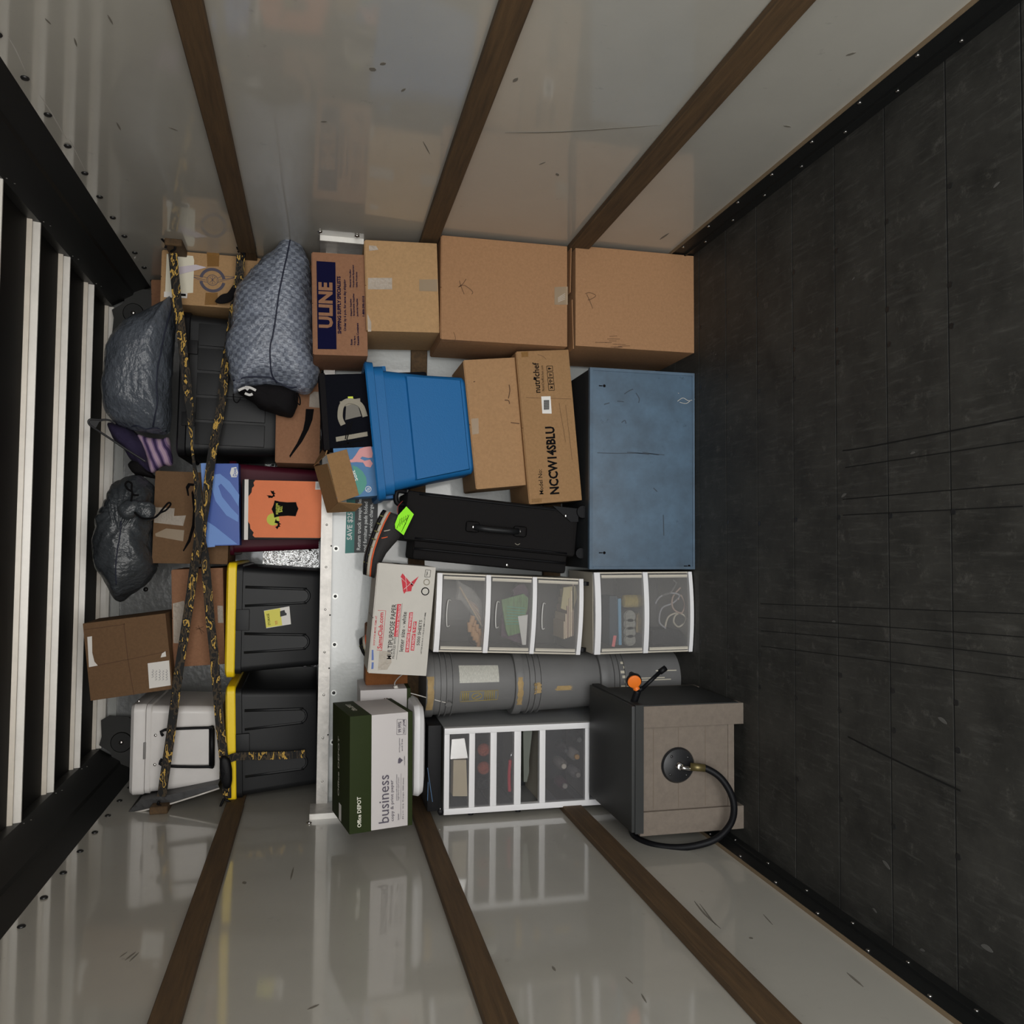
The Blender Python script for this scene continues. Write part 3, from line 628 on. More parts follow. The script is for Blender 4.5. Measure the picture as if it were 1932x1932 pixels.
# ---- black suitcase standing on the cabinet
B = framed('suitcase', 'black fabric suitcase standing on the blue cabinet, side handle facing out', 'suitcase', [(760, 1030), (766, 932), (1097, 964), (1092, 1050)], 3.35, .34, roll=math.radians(5.2))
box('body', -B.w/2, B.w/2, -B.d/2, B.d/2, .012, B.h, M_suit, B.o, bev=.03, seg=4)
box('pocket', -B.w/2-.075, -B.w/2+.02, -B.d/2+.02, B.d/2-.02, .04, B.h-.05, M_suit, B.o, bev=.03, seg=4)
for x in (-B.w/2+.012, B.w/2-.012, -B.w/2-.03): tube('piping', [(x, -B.d/2+.002, .05), (x, -B.d/2-.003, B.h*.5), (x, -B.d/2+.002, B.h-.05)], .004, M_blk, B.o, sub=4)
c5 = lambda L: cr(860, 640, L)
P1 = lp(B, 891, 994); P2 = lp(B, 980, 1003)
for P in (P1, P2): box('handle_mount', P[0]-.022, P[0]+.022, -B.d/2-.012, -B.d/2+.002, P[1]-.028, P[1]+.028, M_suit, B.o, bev=.018, seg=4)
tube('carry_handle', [(P1[0], -B.d/2-.01, P1[1]-.01), (P1[0]-.004, -B.d/2-.035, P1[1]-.05), (P2[0]-.004, -B.d/2-.035, P2[1]+.05), (P2[0], -B.d/2-.01, P2[1]+.01)], .013, M_blk2, B.o, n=10)
for u, v in ((892, 994.5), (979.5, 1002.5), (1066, 973.5), (958.5, 1066)):
    x, z = lp(B, u, v); bolt(B.o, (x, -B.d/2-.014 if v < 1050 else -B.d/2+.018, z), 'y', .0075, M_chrome, 'rivet')
poly(B, c5([(880, 1520), (1110, 1545), (1110, 1665), (1040, 1665)]), M_blk, 'corner_guard', 0, .01)
x, z = lp(B, 1098, 966)
lathe('wheel', [(.008, 0), (.026, .002), (.028, .006), (.028, .022), (.026, .026)], M_blk, B.o, 28, Matrix.Translation((x, -B.d/2+.01, z)) @ Matrix.Rotation(math.radians(90), 4, 'X'))
x, z = lp(B, 1098, 1044); lathe('wheel', [(.008, 0), (.022, .002), (.022, .022)], M_blk, B.o, 24, Matrix.Translation((x, -B.d/2+.03, z+.002)) @ Matrix.Rotation(math.radians(90), 4, 'X'))
x, z = lp(B, 754, 940); tube('top_handle', [(x-.02, -.1, z-.03), (x-.015, -.11, z+.005), (x+.03, -.11, z+.008), (x+.035, -.1, z-.03)], .011, M_blk, B.o)
strokes(B, [cr(660, 900, [(1505, 605), (1530, 618), (1550, 605)])], .002, M_greyc, 'emblem')

# neon tag on a string
B = framed('neon_tag', 'neon green paper tag with handwriting, tied to the suitcase', 'tag', [(747, 1000), (755, 957), (782, 970), (764, 1008)], 3.27, .002, roll=0)
M_neon = mat('neon_paper', srgb((150, 245, 20)), .7)
poly(B, cr(660, 900, [(410, 430), (440, 350), (515, 268), (583, 340), (490, 530), (415, 470)]), M_neon, 'paper', 0, .002)
strokes(B, [cr(660, 900, [(425+22*k+random.uniform(0, 8), 470-18*k), (440+18*k, 440-12*k), (450+20*k, 420-14*k), (458+17*k, 380-9*k)]) for k in range(5)]+[cr(660, 900, [(470+14*k, 500-30*k), (510+10*k, 420-25*k)]) for k in range(4)], .0016, M_ink, 'handwriting', lift=.0025)
p0, p1 = at(750, 968, 3.27), at(760, 945, 3.36)
tube('string', [p0, (p0+p1)/2+Vector((0, -.01, .01)), p1], .0015, mat('red_string', srgb((170, 60, 50)), .8), B.o).matrix_parent_inverse = Matrix.Translation(-B.loc)

# ---- trainers lying above the suitcase and the paper carton
def shoe(name, label, path, Y, thick, flip=1):
    """sole line from heel to toe given in pixels; the shoe is a lofted last with sole, midsole, upper, laces"""
    r = thing(name, label, 'shoe', at(*path[0], Y)); inv = Matrix.Translation(-Vector(r.location))
    h, t = at(*path[0], Y), at(*path[1], Y); ax = (t-h); L = ax.length; ax.normalize(); n = Vector((ax.z, 0, -ax.x))*flip; dp = Vector((0, 1, 0))
    # cross sections along the last: (s, width, height of upper)
    secs = [(0, .028, .045), (.05, .034, .072), (.18, .036, .084), (.32, .035, .080), (.45, .038, .066), (.6, .045, .050), (.75, .048, .040), (.88, .042, .038), (.96, .028, .028), (1.0, .008, .016)]
    def loftsec(name_, f, m):
        V = []; F = []; N = 14
        for (s, w, hh_) in secs:
            c = h+ax*(s*L)+n*(-.008*math.sin(s*math.pi)+.10*max(0, s-.62)**2+.10*max(0, .12-s)**1.5); V += [c+n*a_+dp*b_ for a_, b_ in f(s, w, hh_, N)]
        for i in range(len(secs)-1):
            for k in range(N): j = (k+1) % N; F.append((i*N+k, i*N+j, (i+1)*N+j, (i+1)*N+k))
        F += [tuple(range(N)), tuple(range((len(secs)-1)*N, len(secs)*N))]
        o = mesh(name_, V, F, m, r, smooth=True); o.matrix_parent_inverse = inv; return o
    def rect(a0, a1, grow): return lambda s, w, hh_, N: [((a0+a1)/2+(a1-a0)/2*math.copysign(abs(math.sin(2*math.pi*k/N))**.5, math.sin(2*math.pi*k/N)), (w+grow)*math.copysign(abs(math.cos(2*math.pi*k/N))**.6, math.cos(2*math.pi*k/N))) for k in range(N)]
    loftsec('outsole', rect(-.004, .010, .004), M_blk); loftsec('midsole', rect(.009, .024, .003), mat('midsole_foam', srgb((178, 170, 156)), .7)); loftsec('trim_line', rect(.022, .029, .001), mat('orange_trim', srgb((226, 92, 40)), .6))
    def up(s, w, hh_, N): return [(.028+hh_*max(0, math.sin(2*math.pi*k/N))**.8 if math.sin(2*math.pi*k/N) > 0 else .028, w*math.cos(2*math.pi*k/N)) for k in range(N)]
    loftsec('upper', up, mat('shoe_mesh', (.02, .018, .018), .8, bump=.3, bscale=200))
    for k in range(5):
        s = .42+k*.07; c = h+ax*(s*L); w = .032; tube('lace', [c+n*.05-dp*w, c+n*(.080-k*.006), c+n*.05+dp*w], .003, mat('lace', (.06, .05, .045), .9), r, n=6, sub=4).matrix_parent_inverse = inv
    for k in range(4):
        s = .3+k*.11; c = h+ax*(s*L)-dp*.036; tube('side_stripe', [c+n*.03, c+n*.05-ax*.012+dp*.004, c+n*.066-ax*.03+dp*.014], .0022, MATS['orange_trim'] if k % 2 else MATS['midsole_foam'], r, n=6, sub=3).matrix_parent_inverse = inv
    for k in range(7):
        s = .1+k*.12; c = h+ax*(s*L)-n*.003; tube('tread_line', [c-dp*.04-n*.003, c-dp*.045+n*.012], .003, mat('tread_green', srgb((112, 110, 66)), .8), r, n=6, sub=1).matrix_parent_inverse = inv
    return r
shoe('trainer', 'black running shoe with orange trim balanced above the white paper carton', [(722, 962), (680, 1082)], 3.32, .09, -1)
shoe('trainer', 'second black running shoe, mostly hidden behind the white paper carton', [(704, 1254), (674, 1208)], 3.52, .09, 1)

# ---- white paper carton
B = carton('paper_carton', 'white multipurpose paper carton with a red origami bird on the clear three-drawer cart', [(694, 1271), (715, 1061), (822, 1071), (805, 1275)], 3.22, .29, mat('white_carton', srgb((198, 193, 184)), .7, var=.06, vscale=8, bump=.05))
c6 = lambda L: cr(660, 900, L)
text(B, "SamsClub.com", c6([(290, 1565)])[0], c6([(308, 1235)])[0], 8, M_red, .02)
L = c6([(245, 1575), (255, 1215), (328, 1218), (292, 1580)]); strokes(B, [[L[0], L[3]], [L[3], L[2]], [L[2], L[1]]], .0015, M_red, 'print')
text(B, "SHOP FOR MORE ITEMS AT", c6([(228, 1535)])[0], c6([(250, 1265)])[0], 3.4, M_red, .01)
text(B, "MULTIPURPOSE PAPER", c6([(378, 1660)])[0], c6([(427, 1160)])[0], 8.5, M_ink, .004)
text(B, "PRODUCED WITH", c6([(405, 1655)])[0], c6([(424, 1462)])[0], 4, M_ink, .004)
poly(B, c6([(402, 1455), (432, 1158), (468, 1158), (440, 1455)]), M_red, 'print'); text(B, "COLORLOK® TECHNOLOGY", c6([(437, 1450)])[0], c6([(464, 1165)])[0], 4, M_lw, .01, lift=.0016)
strokes(B, [c6([(425, 1665), (478, 1150)])], .001, M_ink, 'print')
text(B, "letter size - white", c6([(485, 1590)])[0], c6([(520, 1230)])[0], 7.5, M_ink, .004)
for L, s_ in ((((505, 1595), (522, 1420), (552, 1420), (538, 1597)), "92 BRIGHTNESS"), (((527, 1410), (542, 1235), (576, 1232), (556, 1412)), "145 WHITENESS"), (((553, 1580), (568, 1430), (600, 1428), (585, 1582)), "20LB WEIGHT"), (((570, 1418), (580, 1318), (610, 1315), (600, 1416)), "75 G/M²")):
    poly(B, c6(L), M_red, 'print'); text(B, s_, c6([(L[3][0]-6, L[3][1]-8)])[0], c6([(L[2][0]-6, L[2][1]+8)])[0], 4, M_lw, .01, lift=.0016)
text(B, "5000 SHEETS", c6([(635, 1535)])[0], c6([(660, 1305)])[0], 5.5, M_ink, .004)
text(B, "LETTER 8.5 IN X 11 IN (215 MM X 279 MM)", c6([(658, 1612)])[0], c6([(698, 1235)])[0], 3, M_ink, .01)
for L in ([(462, 910), (480, 878), (552, 962), (538, 985)], [(470, 925), (538, 985), (575, 955), (560, 1040), (510, 1045), (495, 1065), (485, 1040)], [(550, 965), (628, 905), (572, 1000)]): poly(B, c6(L), M_red, 'bird_print')
strokes(B, [c6([(548, 952), (580, 980)]), c6([(490, 1025), (560, 965)]), c6([(505, 890), (520, 1040)])], .0012, M_lw, 'bird_print', lift=.0018)
ring(B, *c6([(687, 1042)])[0], .012, .016, M_ink); ring(B, *c6([(700, 958)])[0], .009, .013, M_greyc); L = c6([(682, 910), (690, 845), (738, 850), (730, 912)]); strokes(B, [[L[k], L[(k+1) % 4]] for k in range(4)], .0015, M_ink, 'print'); text(B, "Paper", c6([(712, 900)])[0], c6([(716, 860)])[0], 4, M_ink, .01)
poly(B, c6([(195, 1750), (200, 1688), (218, 1688), (215, 1748)]), mat('blue_print', srgb((90, 112, 170)), .7), 'print'); poly(B, c6([(198, 1670), (200, 1575), (215, 1575), (218, 1668)]), MATS['blue_print'], 'print')
poly(B, c6([(255, 1760), (270, 1580), (370, 1590), (380, 1690), (340, 1755)]), M_tapew, 'torn_label')
for y_ in (-.07, .03): box('hand_hole', B.w/2-.002, B.w/2+.0012, y_, y_+.07, B.h*.55, B.h*.68, M_ink, B.o)
box('side_shadow_panel', B.w/2, B.w/2+.0008, -B.d/2+.01, B.d/2-.01, .01, B.h-.01, mat('kraft_side', srgb((120, 118, 110)), .8), B.o) if False else None
B = carton('cardboard_box', 'small rust-brown carton half hidden below the white paper carton', [(690, 1296), (694, 1180), (770, 1180), (770, 1290)], 3.50, .15, card('cardboard_rust', (128, 80, 44)))

# ---- clear drawer carts
M_fr = frosted('frosted_drawer', (.38, .37, .36), .8); M_fr2 = frosted('frosted_drawer_dark', (.20, .195, .2), .76)
M_beige = mat('cart_side', srgb((196, 188, 172)), .45); M_dark_in = mat('drawer_back', srgb((92, 88, 84)), .7)
def bowed(name, x0, x1, y, z0, z1, bow, th, m, parent, n=12):
    V = []; F = []
    for i in range(n+1):
        f = i/n; x = x0+(x1-x0)*f; yy = y-bow*(1-(2*f-1)**2)
        V += [(x, yy, z0), (x, yy, z1), (x, yy+th, z1), (x, yy+th, z0)]
    for i in range(n):
        for k in range(4): j = (k+1) % 4; F.append((4*i+k, 4*i+j, 4*i+4+j, 4*i+4+k))
    F += [(0, 1, 2, 3), (4*n+3, 4*n+2, 4*n+1, 4*n)]
    return mesh(name, V, F, m, parent, smooth=False)
def cart(B, bars, vm, casters=False, bow=.018, side=None, handle=True, rise=0):
    zs = []
    w, d = B.w/2, B.d/2
    for u0, u1 in bars: zs.append((max(rise, lp(B, u1, vm)[1]), lp(B, u0, vm)[1]))
    top = zs[0][1]; bot = zs[-1][0]
    for s in (-1, 1): box('side_panel', s*w-(.006 if s > 0 else 0), s*w+(.006 if s < 0 else 0), -d+.01, d, bot, top, side or M_beige, B.o)
    box('back_panel', -w+.006, w-.006, d-.006, d, bot, top, M_dark_in, B.o)
    for k, (z0, z1) in enumerate(zs):
        bowed('top_panel' if k == 0 else 'shelf_bar', -w, w, -d, z0, z1, bow, .02, M_whitep, B.o)
        box('shelf', -w+.006, w-.006, -d+.02, d-.006, z0 if k else z1-.004, z0+.004 if k else z1, M_beige, B.o)
    for k in range(len(zs)-1):
        z1 = zs[k][0]-.002; z0 = zs[k+1][1]+.002
        if z1-z0 < .01: continue
        dr = bowed('drawer', -w+.008, w-.008, -d-.002, z0, z1, bow, .003, M_fr, B.o)
        boxes('drawer_tray', [(-w+.010, -w+.013, -d+.004, d-.02, z0, z1-.01), (w-.013, w-.010, -d+.004, d-.02, z0, z1-.01), (-w+.010, w-.010, -d+.004, d-.02, z0, z0+.003)], M_fr, dr)
        if handle: tube('drawer_pull', [(-.05, -d-bow-.003, z1-.034), (-.05, -d-bow-.012, z1-.022), (0, -d-bow-.015, z1-.018), (.05, -d-bow-.012, z1-.022), (.05, -d-bow-.003, z1-.034)], .003, mat('clear_pull', srgb((190, 188, 184)), .25), dr, n=6)
        for s in (-1, 1): box('front_edge', s*(w-.018)-.006, s*(w-.018)+.006, -d-.004, -d+.001, z0+.004, z1-.004, M_beige, dr)
    if casters:
        for sx in (-1, 1):
            for sy in (-1, 1): lathe('caster', [(.008, -.009), (.017, -.008), (.017, .008), (.008, .009)], M_blk, B.o, 20, Matrix.Translation((sx*(w-.02), sy*(d-.03)-.005, bot-.016)) @ Matrix.Rotation(math.radians(90), 4, 'Y'))
    return zs
B = framed('drawer_cart', 'clear two-drawer storage unit on the floor beside the blue cabinet', 'drawers', [(1121, 1232), (1120, 1078), (1305, 1078), (1306, 1230)], 3.29, .36, z0=0)
C2 = B; zs2 = cart(B, [(1121, 1132), (1213, 1222), (1299, 1306)], 1155, rise=.004, handle=False)
B = framed('drawer_cart', 'clear three-drawer cart on black casters below the white paper carton', 'drawers', [(817, 1232), (824, 1084), (1101, 1092), (1094, 1236)], 3.315, .34)
C3 = B; zs3 = cart(B, [(821, 831), (914, 923), (1002, 1010), (1090, 1098)], 1160, casters=True)
def inside(cartB, name, label, cat, pts, dy, y0, m, group=None, part='body'):
    """an upright thing with a measured outline standing inside a drawer, y0 behind the drawer front, dy deep"""
    b = Box(); b.w, b.d, b.h = .1, dy, .1; b.R = cartB.R; c = cartB
    P = [lp(c, u, v, -c.d/2+y0) for u, v in pts]; cx = sum(p[0] for p in P)/len(P); cz = min(p[1] for p in P)
    b.loc = c.loc+c.R @ Vector((cx, -c.d/2+y0+dy/2, cz)); b.o = thing(name, label, cat, b.loc, c.R.to_euler(), group)
    poly(b, [(x-cx, z-cz) for x, z in P], m, part, -dy, th=dy, px=False, y=-dy/2)
    return b
c7 = lambda L: cr(660, 900, L); c8 = lambda L: cr(960, 1040, L)
# top drawer: bundle of thin rods in a bag and a heap of corks
b = inside(C3, 'rod_bundle', 'plastic bag of thin wooden rods in the top drawer of the three-drawer cart', 'bundle', c7([(985, 935), (1010, 960), (1120, 1020), (1200, 1130), (1215, 1290), (1200, 1370), (1130, 1270), (1030, 1130), (980, 1120), (995, 1040)]), .05, .03, frosted('bag_film', (.5, .47, .42), .8), part='plastic_bag')
M_rod = mat('pale_wood', srgb((190, 165, 130)), .7)
for k in range(9):
    p = lp(C3, *c7([(1000+k*6, 1000+k*12)])[0], -C3.d/2+.045); q = lp(C3, *c7([(1205-k*4, 1360-k*22)])[0], -C3.d/2+.045)
    t_ = tube('rod', [(p[0], -C3.d/2+.04+.003*k, p[1]), (q[0], -C3.d/2+.04+.003*k, q[1])], .0035, mat('rod_%d' % (k % 3), srgb([(200, 172, 130), (170, 120, 96), (182, 160, 140)][k % 3]), .7), b.o, n=6, sub=1); t_.matrix_parent_inverse = Matrix.Translation(-(b.R.transposed() @ (b.loc-C3.loc)))
M_cork = mat('cork', srgb((196, 150, 104)), .85, var=.2, vscale=60)
for k, (x, yy) in enumerate(((1120, 1310), (1140, 1350), (1100, 1370), (1165, 1390), (1130, 1410), (1195, 1430), (1165, 1465), (1200, 1490), (1145, 1445), (1190, 1530))):
    c = lp(C3, *c7([(x, yy)])[0], -C3.d/2+.03); M4 = Matrix.Translation(C3.loc) @ C3.R.to_4x4() @ Matrix.Translation((c[0], -C3.d/2+.045+.012*(k % 2), c[1])) @ Matrix.Rotation(math.radians(90+random.uniform(-15, 15)), 4, 'Y')
    o = lathe('cork', [(.0105, -.02), (.011, -.018), (.011, .018), (.0105, .02)], M_cork, None, 14, None); o.matrix_world = M4; tag(o, 'tan wine cork in the top drawer of the three-drawer cart', 'cork', 'corks in the top drawer')
b = inside(C3, 'placemat', 'folded green striped placemat in the middle drawer of the three-drawer cart', 'placemat', c7([(1382, 1120), (1585, 1065), (1625, 1100), (1620, 1200), (1555, 1420), (1445, 1450), (1425, 1400)]), .02, .03, mat('green_stripes', srgb((112, 150, 96)), .8, var=.4, vscale=8, stretch=(3, 3, 30), dark=srgb((84, 104, 66))))
strokes(b, [[(-.04+.011*k, .01), (-.042+.012*k, .09)] for k in range(7)], .002, mat('teal_stripe', srgb((70, 168, 150)), .8), 'stripe', y=-.0105, px=False)
inside(C3, 'white_card', 'blank white card in the middle drawer of the three-drawer cart', 'card', c7([(1532, 1270), (1622, 1255), (1605, 1530), (1572, 1530)]), .002, .018, M_white)
inside(C3, 'purple_cloth', 'crumpled purple cloth behind the green placemat', 'cloth', c7([(1480, 1030), (1530, 985), (1590, 975), (1630, 1040), (1625, 1540), (1500, 1500), (1380, 1450), (1385, 1300), (1500, 1060)]), .04, .07, mat('purple_cloth', srgb((96, 74, 88)), .9, var=.4, vscale=20, bump=.6, bscale=40))
for k in range(6):
    L = c8([(500+k*16, 800-k*6), (500+k*16, 640-k*70), (512+k*16, 640-k*70), (512+k*16, 800-k*6)])
    inside(C3, 'envelope', ['topmost', 'second from the top', 'third from the top', 'fourth from the top', 'second lowest', 'lowest'][k]+' paper envelope in the bottom drawer of the three-drawer cart', 'envelope', L, .16, .03+.004*k, mat('envelope_%d' % (k % 3), srgb([(206, 186, 160), (226, 204, 176), (186, 160, 140)][k % 3]), .8), 'envelopes in the bottom drawer')
inside(C3, 'notebook', 'beige notebook leaning in the bottom drawer of the three-drawer cart', 'book', c8([(475, 520), (500, 330), (610, 315), (625, 420), (575, 560)]), .015, .05, mat('beige_cover', srgb((196, 182, 140)), .8))
# lower unit: yarn, books, jars, cables
x, z = lp(C2, *c8([(1125, 455)])[0], -C2.d/2+.07)
M_yarn = mat('yellow_twine', srgb((222, 196, 112)), .9, var=.3, vscale=50, stretch=(1, 1, 8), bump=.8, bscale=150)
o = lathe('twine_spool', [(.02, -.042), (.026, -.04), (.0275, -.03), (.0275, .03), (.026, .04), (.02, .042)], M_yarn, None, 28); o.matrix_world = Matrix.Translation(C2.loc+C2.R @ Vector((x, -C2.d/2+.07, z))) ; tag(o, 'spool of yellow twine in the clear two-drawer unit', 'twine')
inside(C2, 'book', 'dark slate book in the upper drawer beside the yellow twine', 'book', c8([(918, 855), (918, 410), (985, 410), (990, 855)]), .12, .05, mat('slate_cover', srgb((52, 66, 76)), .7))
inside(C2, 'book', 'thin light blue book in the upper drawer beside the yellow twine', 'book', c8([(1003, 855), (995, 435), (1022, 430), (1028, 855)]), .12, .045, mat('sky_cover', srgb((110, 160, 190)), .7))
for k in range(4):
    x, z = lp(C2, *c8([(1090, 590+k*72)])[0], -C2.d/2+.06); o = lathe('bead_jar', [(.024, -.026), (.026, -.024), (.026, .018), (.022, .02), (.024, .022), (.024, .028)], mat('jar_plastic', srgb((150, 148, 138)), .3, var=.4, vscale=80), None, 22)
    o.matrix_world = Matrix.Translation(C2.loc+C2.R @ Vector((x, -C2.d/2+.065, z))) @ Matrix.Rotation(math.radians(90), 4, 'X'); tag(o, ['bead jar next to the yellow twine', 'second bead jar from the yellow twine', 'third bead jar from the yellow twine', 'bead jar farthest from the yellow twine'][k]+' in the two-drawer unit', 'jar', 'bead jars in a row')
inside(C2, 'label_strip', 'pink label strip in the upper drawer of the two-drawer unit', 'label', c8([(938, 868), (955, 768), (982, 770), (965, 872)]), .002, .012, mat('pink_paper', srgb((232, 120, 120)), .7))
inside(C2, 'twine_loop', 'brown rope end hanging in the upper drawer of the two-drawer unit', 'rope', c8([(1160, 740), (1165, 580), (1185, 560), (1215, 640), (1210, 760), (1190, 740)]), .03, .05, mat('rope', srgb((150, 130, 90)), .9, var=.4, vscale=70))
for k, (colr, L) in enumerate((((196, 186, 166), [(1420, 690), (1460, 600), (1530, 560), (1590, 590), (1600, 650), (1550, 690), (1490, 640), (1510, 580), (1580, 560)]), ((176, 150, 134), [(1560, 330), (1500, 420), (1490, 520), (1560, 560), (1600, 480), (1570, 400), (1530, 440)]), ((160, 158, 160), [(1330, 480), (1380, 420), (1460, 380), (1540, 400), (1500, 470), (1400, 520), (1360, 640), (1420, 700)]), ((120, 116, 112), [(1490, 260), (1530, 290), (1500, 330), (1450, 380), (1400, 400)]))):
    P = []
    for i, (x_, y_) in enumerate(L): p = lp(C2, *c8([(x_, y_)])[0], -C2.d/2+.05); P.append(C2.loc+C2.R @ Vector((p[0], -C2.d/2+.045+.012*math.sin(i*1.7), p[1])))
    o = tube('cable', P, .004, mat('cable_%d' % k, srgb(colr), .6), None, n=6); tag(o, ['cream coiled cable in the lower drawer of the two-drawer unit', 'pinkish looped cable in the lower drawer of the two-drawer unit', 'grey tangled cable in the lower drawer of the two-drawer unit', 'dark grey cable near the top of the lower drawer'][k], 'cable', 'cables in the lower drawer')
inside(C2, 'black_pouch', 'black pouch in the lower drawer of the two-drawer unit', 'pouch', c8([(1310, 850), (1310, 720), (1480, 700), (1560, 720), (1640, 800), (1610, 860)]), .1, .05, M_blkcloth)

# ---- three grey buckets stacked behind the carts
def bucket(label, z, first=False, xo=0, yo=0):
    r = thing('bucket', label, 'bucket', (-.677+xo, 3.528+yo, z), group='stacked grey buckets'); r.scale = (.9, .9, 1)
    lathe('body', [(.118, .002), (.132, 0), (.134, .006), (.1475, .34), (.149, .378)], M_grey, r, 48)
    for zz, rr in ((.262, .1535), (.288, .1555), (.312, .157)): lathe('rib', [(.14, zz), (rr, zz+.002), (rr, zz+.006), (.14, zz+.008)], M_grey, r, 48, caps=False)
    lathe('rim', [(.146, .342), (.157, .345), (.158, .372), (.153, .379), (.12, .379)], M_grey, r, 48)
    def patch(name, a0, a1, z0, z1, m, rad=.0005, n=10, nz=2, jag=0):
        V = []; F = []
        for j in range(nz+1):
            for i in range(n+1):
                a = math.radians(a0+(a1-a0)*i/n); zz = z0+(z1-z0)*j/nz+(random.uniform(-jag, jag) if j in (0, nz) else 0); R_ = .134+(.1475-.134)*(zz-.006)/.334+rad if zz < .3 else .1585+rad; V.append((R_*math.cos(a), R_*math.sin(a), zz))
        for j in range(nz):
            for i in range(n): F.append((j*(n+1)+i, j*(n+1)+i+1, (j+1)*(n+1)+i+1, (j+1)*(n+1)+i))
        return mesh(name, V, F, m, r)
    return r, patch
M_lab = mat('warning_label', srgb((196, 194, 184)), .6, var=.3, vscale=90, stretch=(1, 1, 4)); M_gold = mat('gold_print', srgb((170, 146, 56)), .6)
M_drip = mat('cream_paint_drip', srgb((206, 198, 178)), .6)
r0, p0 = bucket('lowest grey bucket, streaked with cream paint, standing on the floor', 0)
for a0, a1, z0, z1 in ((-105, -103, .24, .3), (-100, -97, .22, .3), (-88, -86, .05, .2), (-84, -82, .08, .26), (-112, -110, .1, .22), (-70, -68, .02, .12)): p0('paint_drip', a0, a1, z0, z1, M_drip, .001, 3, 4)
for k in range(8):
    a = -118+k*9; p0('paint_drip', a, a+5, .262+.008*(k % 2), .272+.01*(k % 3), M_drip, .004, 3, 1)
r1, p1 = bucket('middle grey bucket of the stack, with a tan smear on its side', .379)
p1('paint_smear', -102, -93, .13, .20, M_tanpaint, jag=.008); p1('paint_smear', -104, -85, .27, .30, M_tanpaint, .008, jag=.005); p1('paint_smear', -125, -75, .35, .372, M_tanpaint, .0008, jag=.003)
r2, p2 = bucket('top grey bucket of the stack, with warning labels and a wire handle', .758)
p2('warning_label', -82, -48, .07, .24, M_lab, n=8); g = p2('warning_pictogram', -118, -98, .075, .235, mat('picto_grey', srgb((112, 112, 110)), .6), n=6)
def onb(a, z, rad=.0012): a = math.radians(a); R_ = .134+(.1475-.134)*(z-.006)/.334+rad; return Vector((R_*math.cos(a), R_*math.sin(a), z))
tube('no_entry_ring', [onb(-108+6.5*math.cos(t*math.pi/8), .165+.021*math.sin(t*math.pi/8)) for t in range(16)], .0014, M_gold, r2, n=6, sub=2, closed=True)
tube('no_entry_bar', [onb(-112, .18), onb(-104, .15)], .0014, M_gold, r2, n=6, sub=1)
tube('label_frame', [onb(-118, .235), onb(-108, .236), onb(-98, .235), onb(-98, .075), onb(-108, .074), onb(-118, .075)], .0012, M_gold, r2, n=6, sub=1, closed=True)
for k in range(6): tube('label_line', [onb(-117, .130-.008*k), onb(-108, .131-.008*k), onb(-99, .130-.008*k)], .0016, M_gold, r2, n=4, sub=1)
for k in range(4): tube('label_line', [onb(-116, .226-.008*k), onb(-108, .227-.008*k), onb(-100, .226-.008*k)], .0018, M_gold, r2, n=4, sub=1)
p2('paint_smear', -130, -70, .35, .376, M_tanpaint, .0008, jag=.003)
hz = onb(-118, .285, .008); lathe('handle_ear', [(.004, 0), (.014, .001), (.014, .01), (.004, .011)], M_grey, r2, 16, Matrix.Translation(hz) @ Matrix.Rotation(math.radians(-28), 4, 'Z') @ Matrix.Rotation(math.radians(90), 4, 'X'))
pe = at(747, 1297, 3.40)-Vector(r2.location); pe = Vector((pe.x/.9, pe.y/.9, pe.z))
tube('wire_handle', [hz, hz*.5+pe*.5+Vector((0, -.005, .01)), pe, pe+Vector((.05, .05, -.03)), Vector((.14, .02, .30))], .0025, M_metal, r2)
lathe('handle_grip', [(.005, -.009), (.009, -.008), (.009, .008), (.005, .009)], mat('grip', srgb((210, 205, 196)), .5), r2, 14, Matrix.Translation(pe) @ Matrix.Rotation(1.2, 4, 'Y'))

# ---- white five-shelf drawer tower by the left wall
B = framed('drawer_tower', 'white slim drawer tower with five openings standing by the left wall', 'drawers', [(834, 1531), (838, 1368), (1109, 1363), (1113, 1520)], 3.345, .33, roll=0)
T5 = B; w, d = B.w/2, B.d/2; zb = -B.loc.z; vm = 1445
bars = [(838, 848), (885, 896), (925, 937), (970, 983), (1018, 1029), (1104, 1112)]
zs = [(lp(B, u1, vm)[1], lp(B, u0, vm)[1]) for u0, u1 in bars]; top = zs[0][1]
for s in (-1, 1):
    xa, xb = sorted((s*w, s*(w-.024))); box('upright', xa, xb, -d, -d+.03, zb, top, M_whitep, B.o, bev=.002)
    xa, xb = sorted((s*w, s*(w-.004))); box('side_panel', xa, xb, -d+.03, d, zb, top, mat('grey_side', srgb((150, 150, 150)), .5), B.o)
for k, (z0, z1) in enumerate(zs):
    box('top_panel' if k == 0 else 'shelf_bar', -w+.024, w-.024, -d, -d+.03, z0, z1, M_whitep, B.o, bev=.002)
    box('shelf', -w+.004, w-.004, -d+.03, d, z0, z0+.004, M_beige, B.o)
box('plinth', -w+.024, w-.024, -d, -d+.03, zb, zb+.03, M_whitep, B.o)
box('back_panel', -w, w, d-.004, d, zb, top, M_bdark, B.o)
for k in (0, 1, 2, 4):
    z1 = zs[k][0]-.002; z0 = zs[k+1][1]+.002; dr = box('drawer', -w+.026, w-.026, -d+.003, -d+.006, z0, z1, M_fr2, B.o)
    boxes('drawer_tray', [(-w+.027, -w+.03, -d+.01, d-.01, z0, z1-.008), (w-.03, w-.027, -d+.01, d-.01, z0, z1-.008), (-w+.03, w-.03, -d+.01, d-.01, z0, z0+.003)], M_fr2, dr)
box('drawer', -w+.026, w-.026, -d+.003, -d+.006, zb+.035, zs[5][0]-.003, M_fr2, B.o)
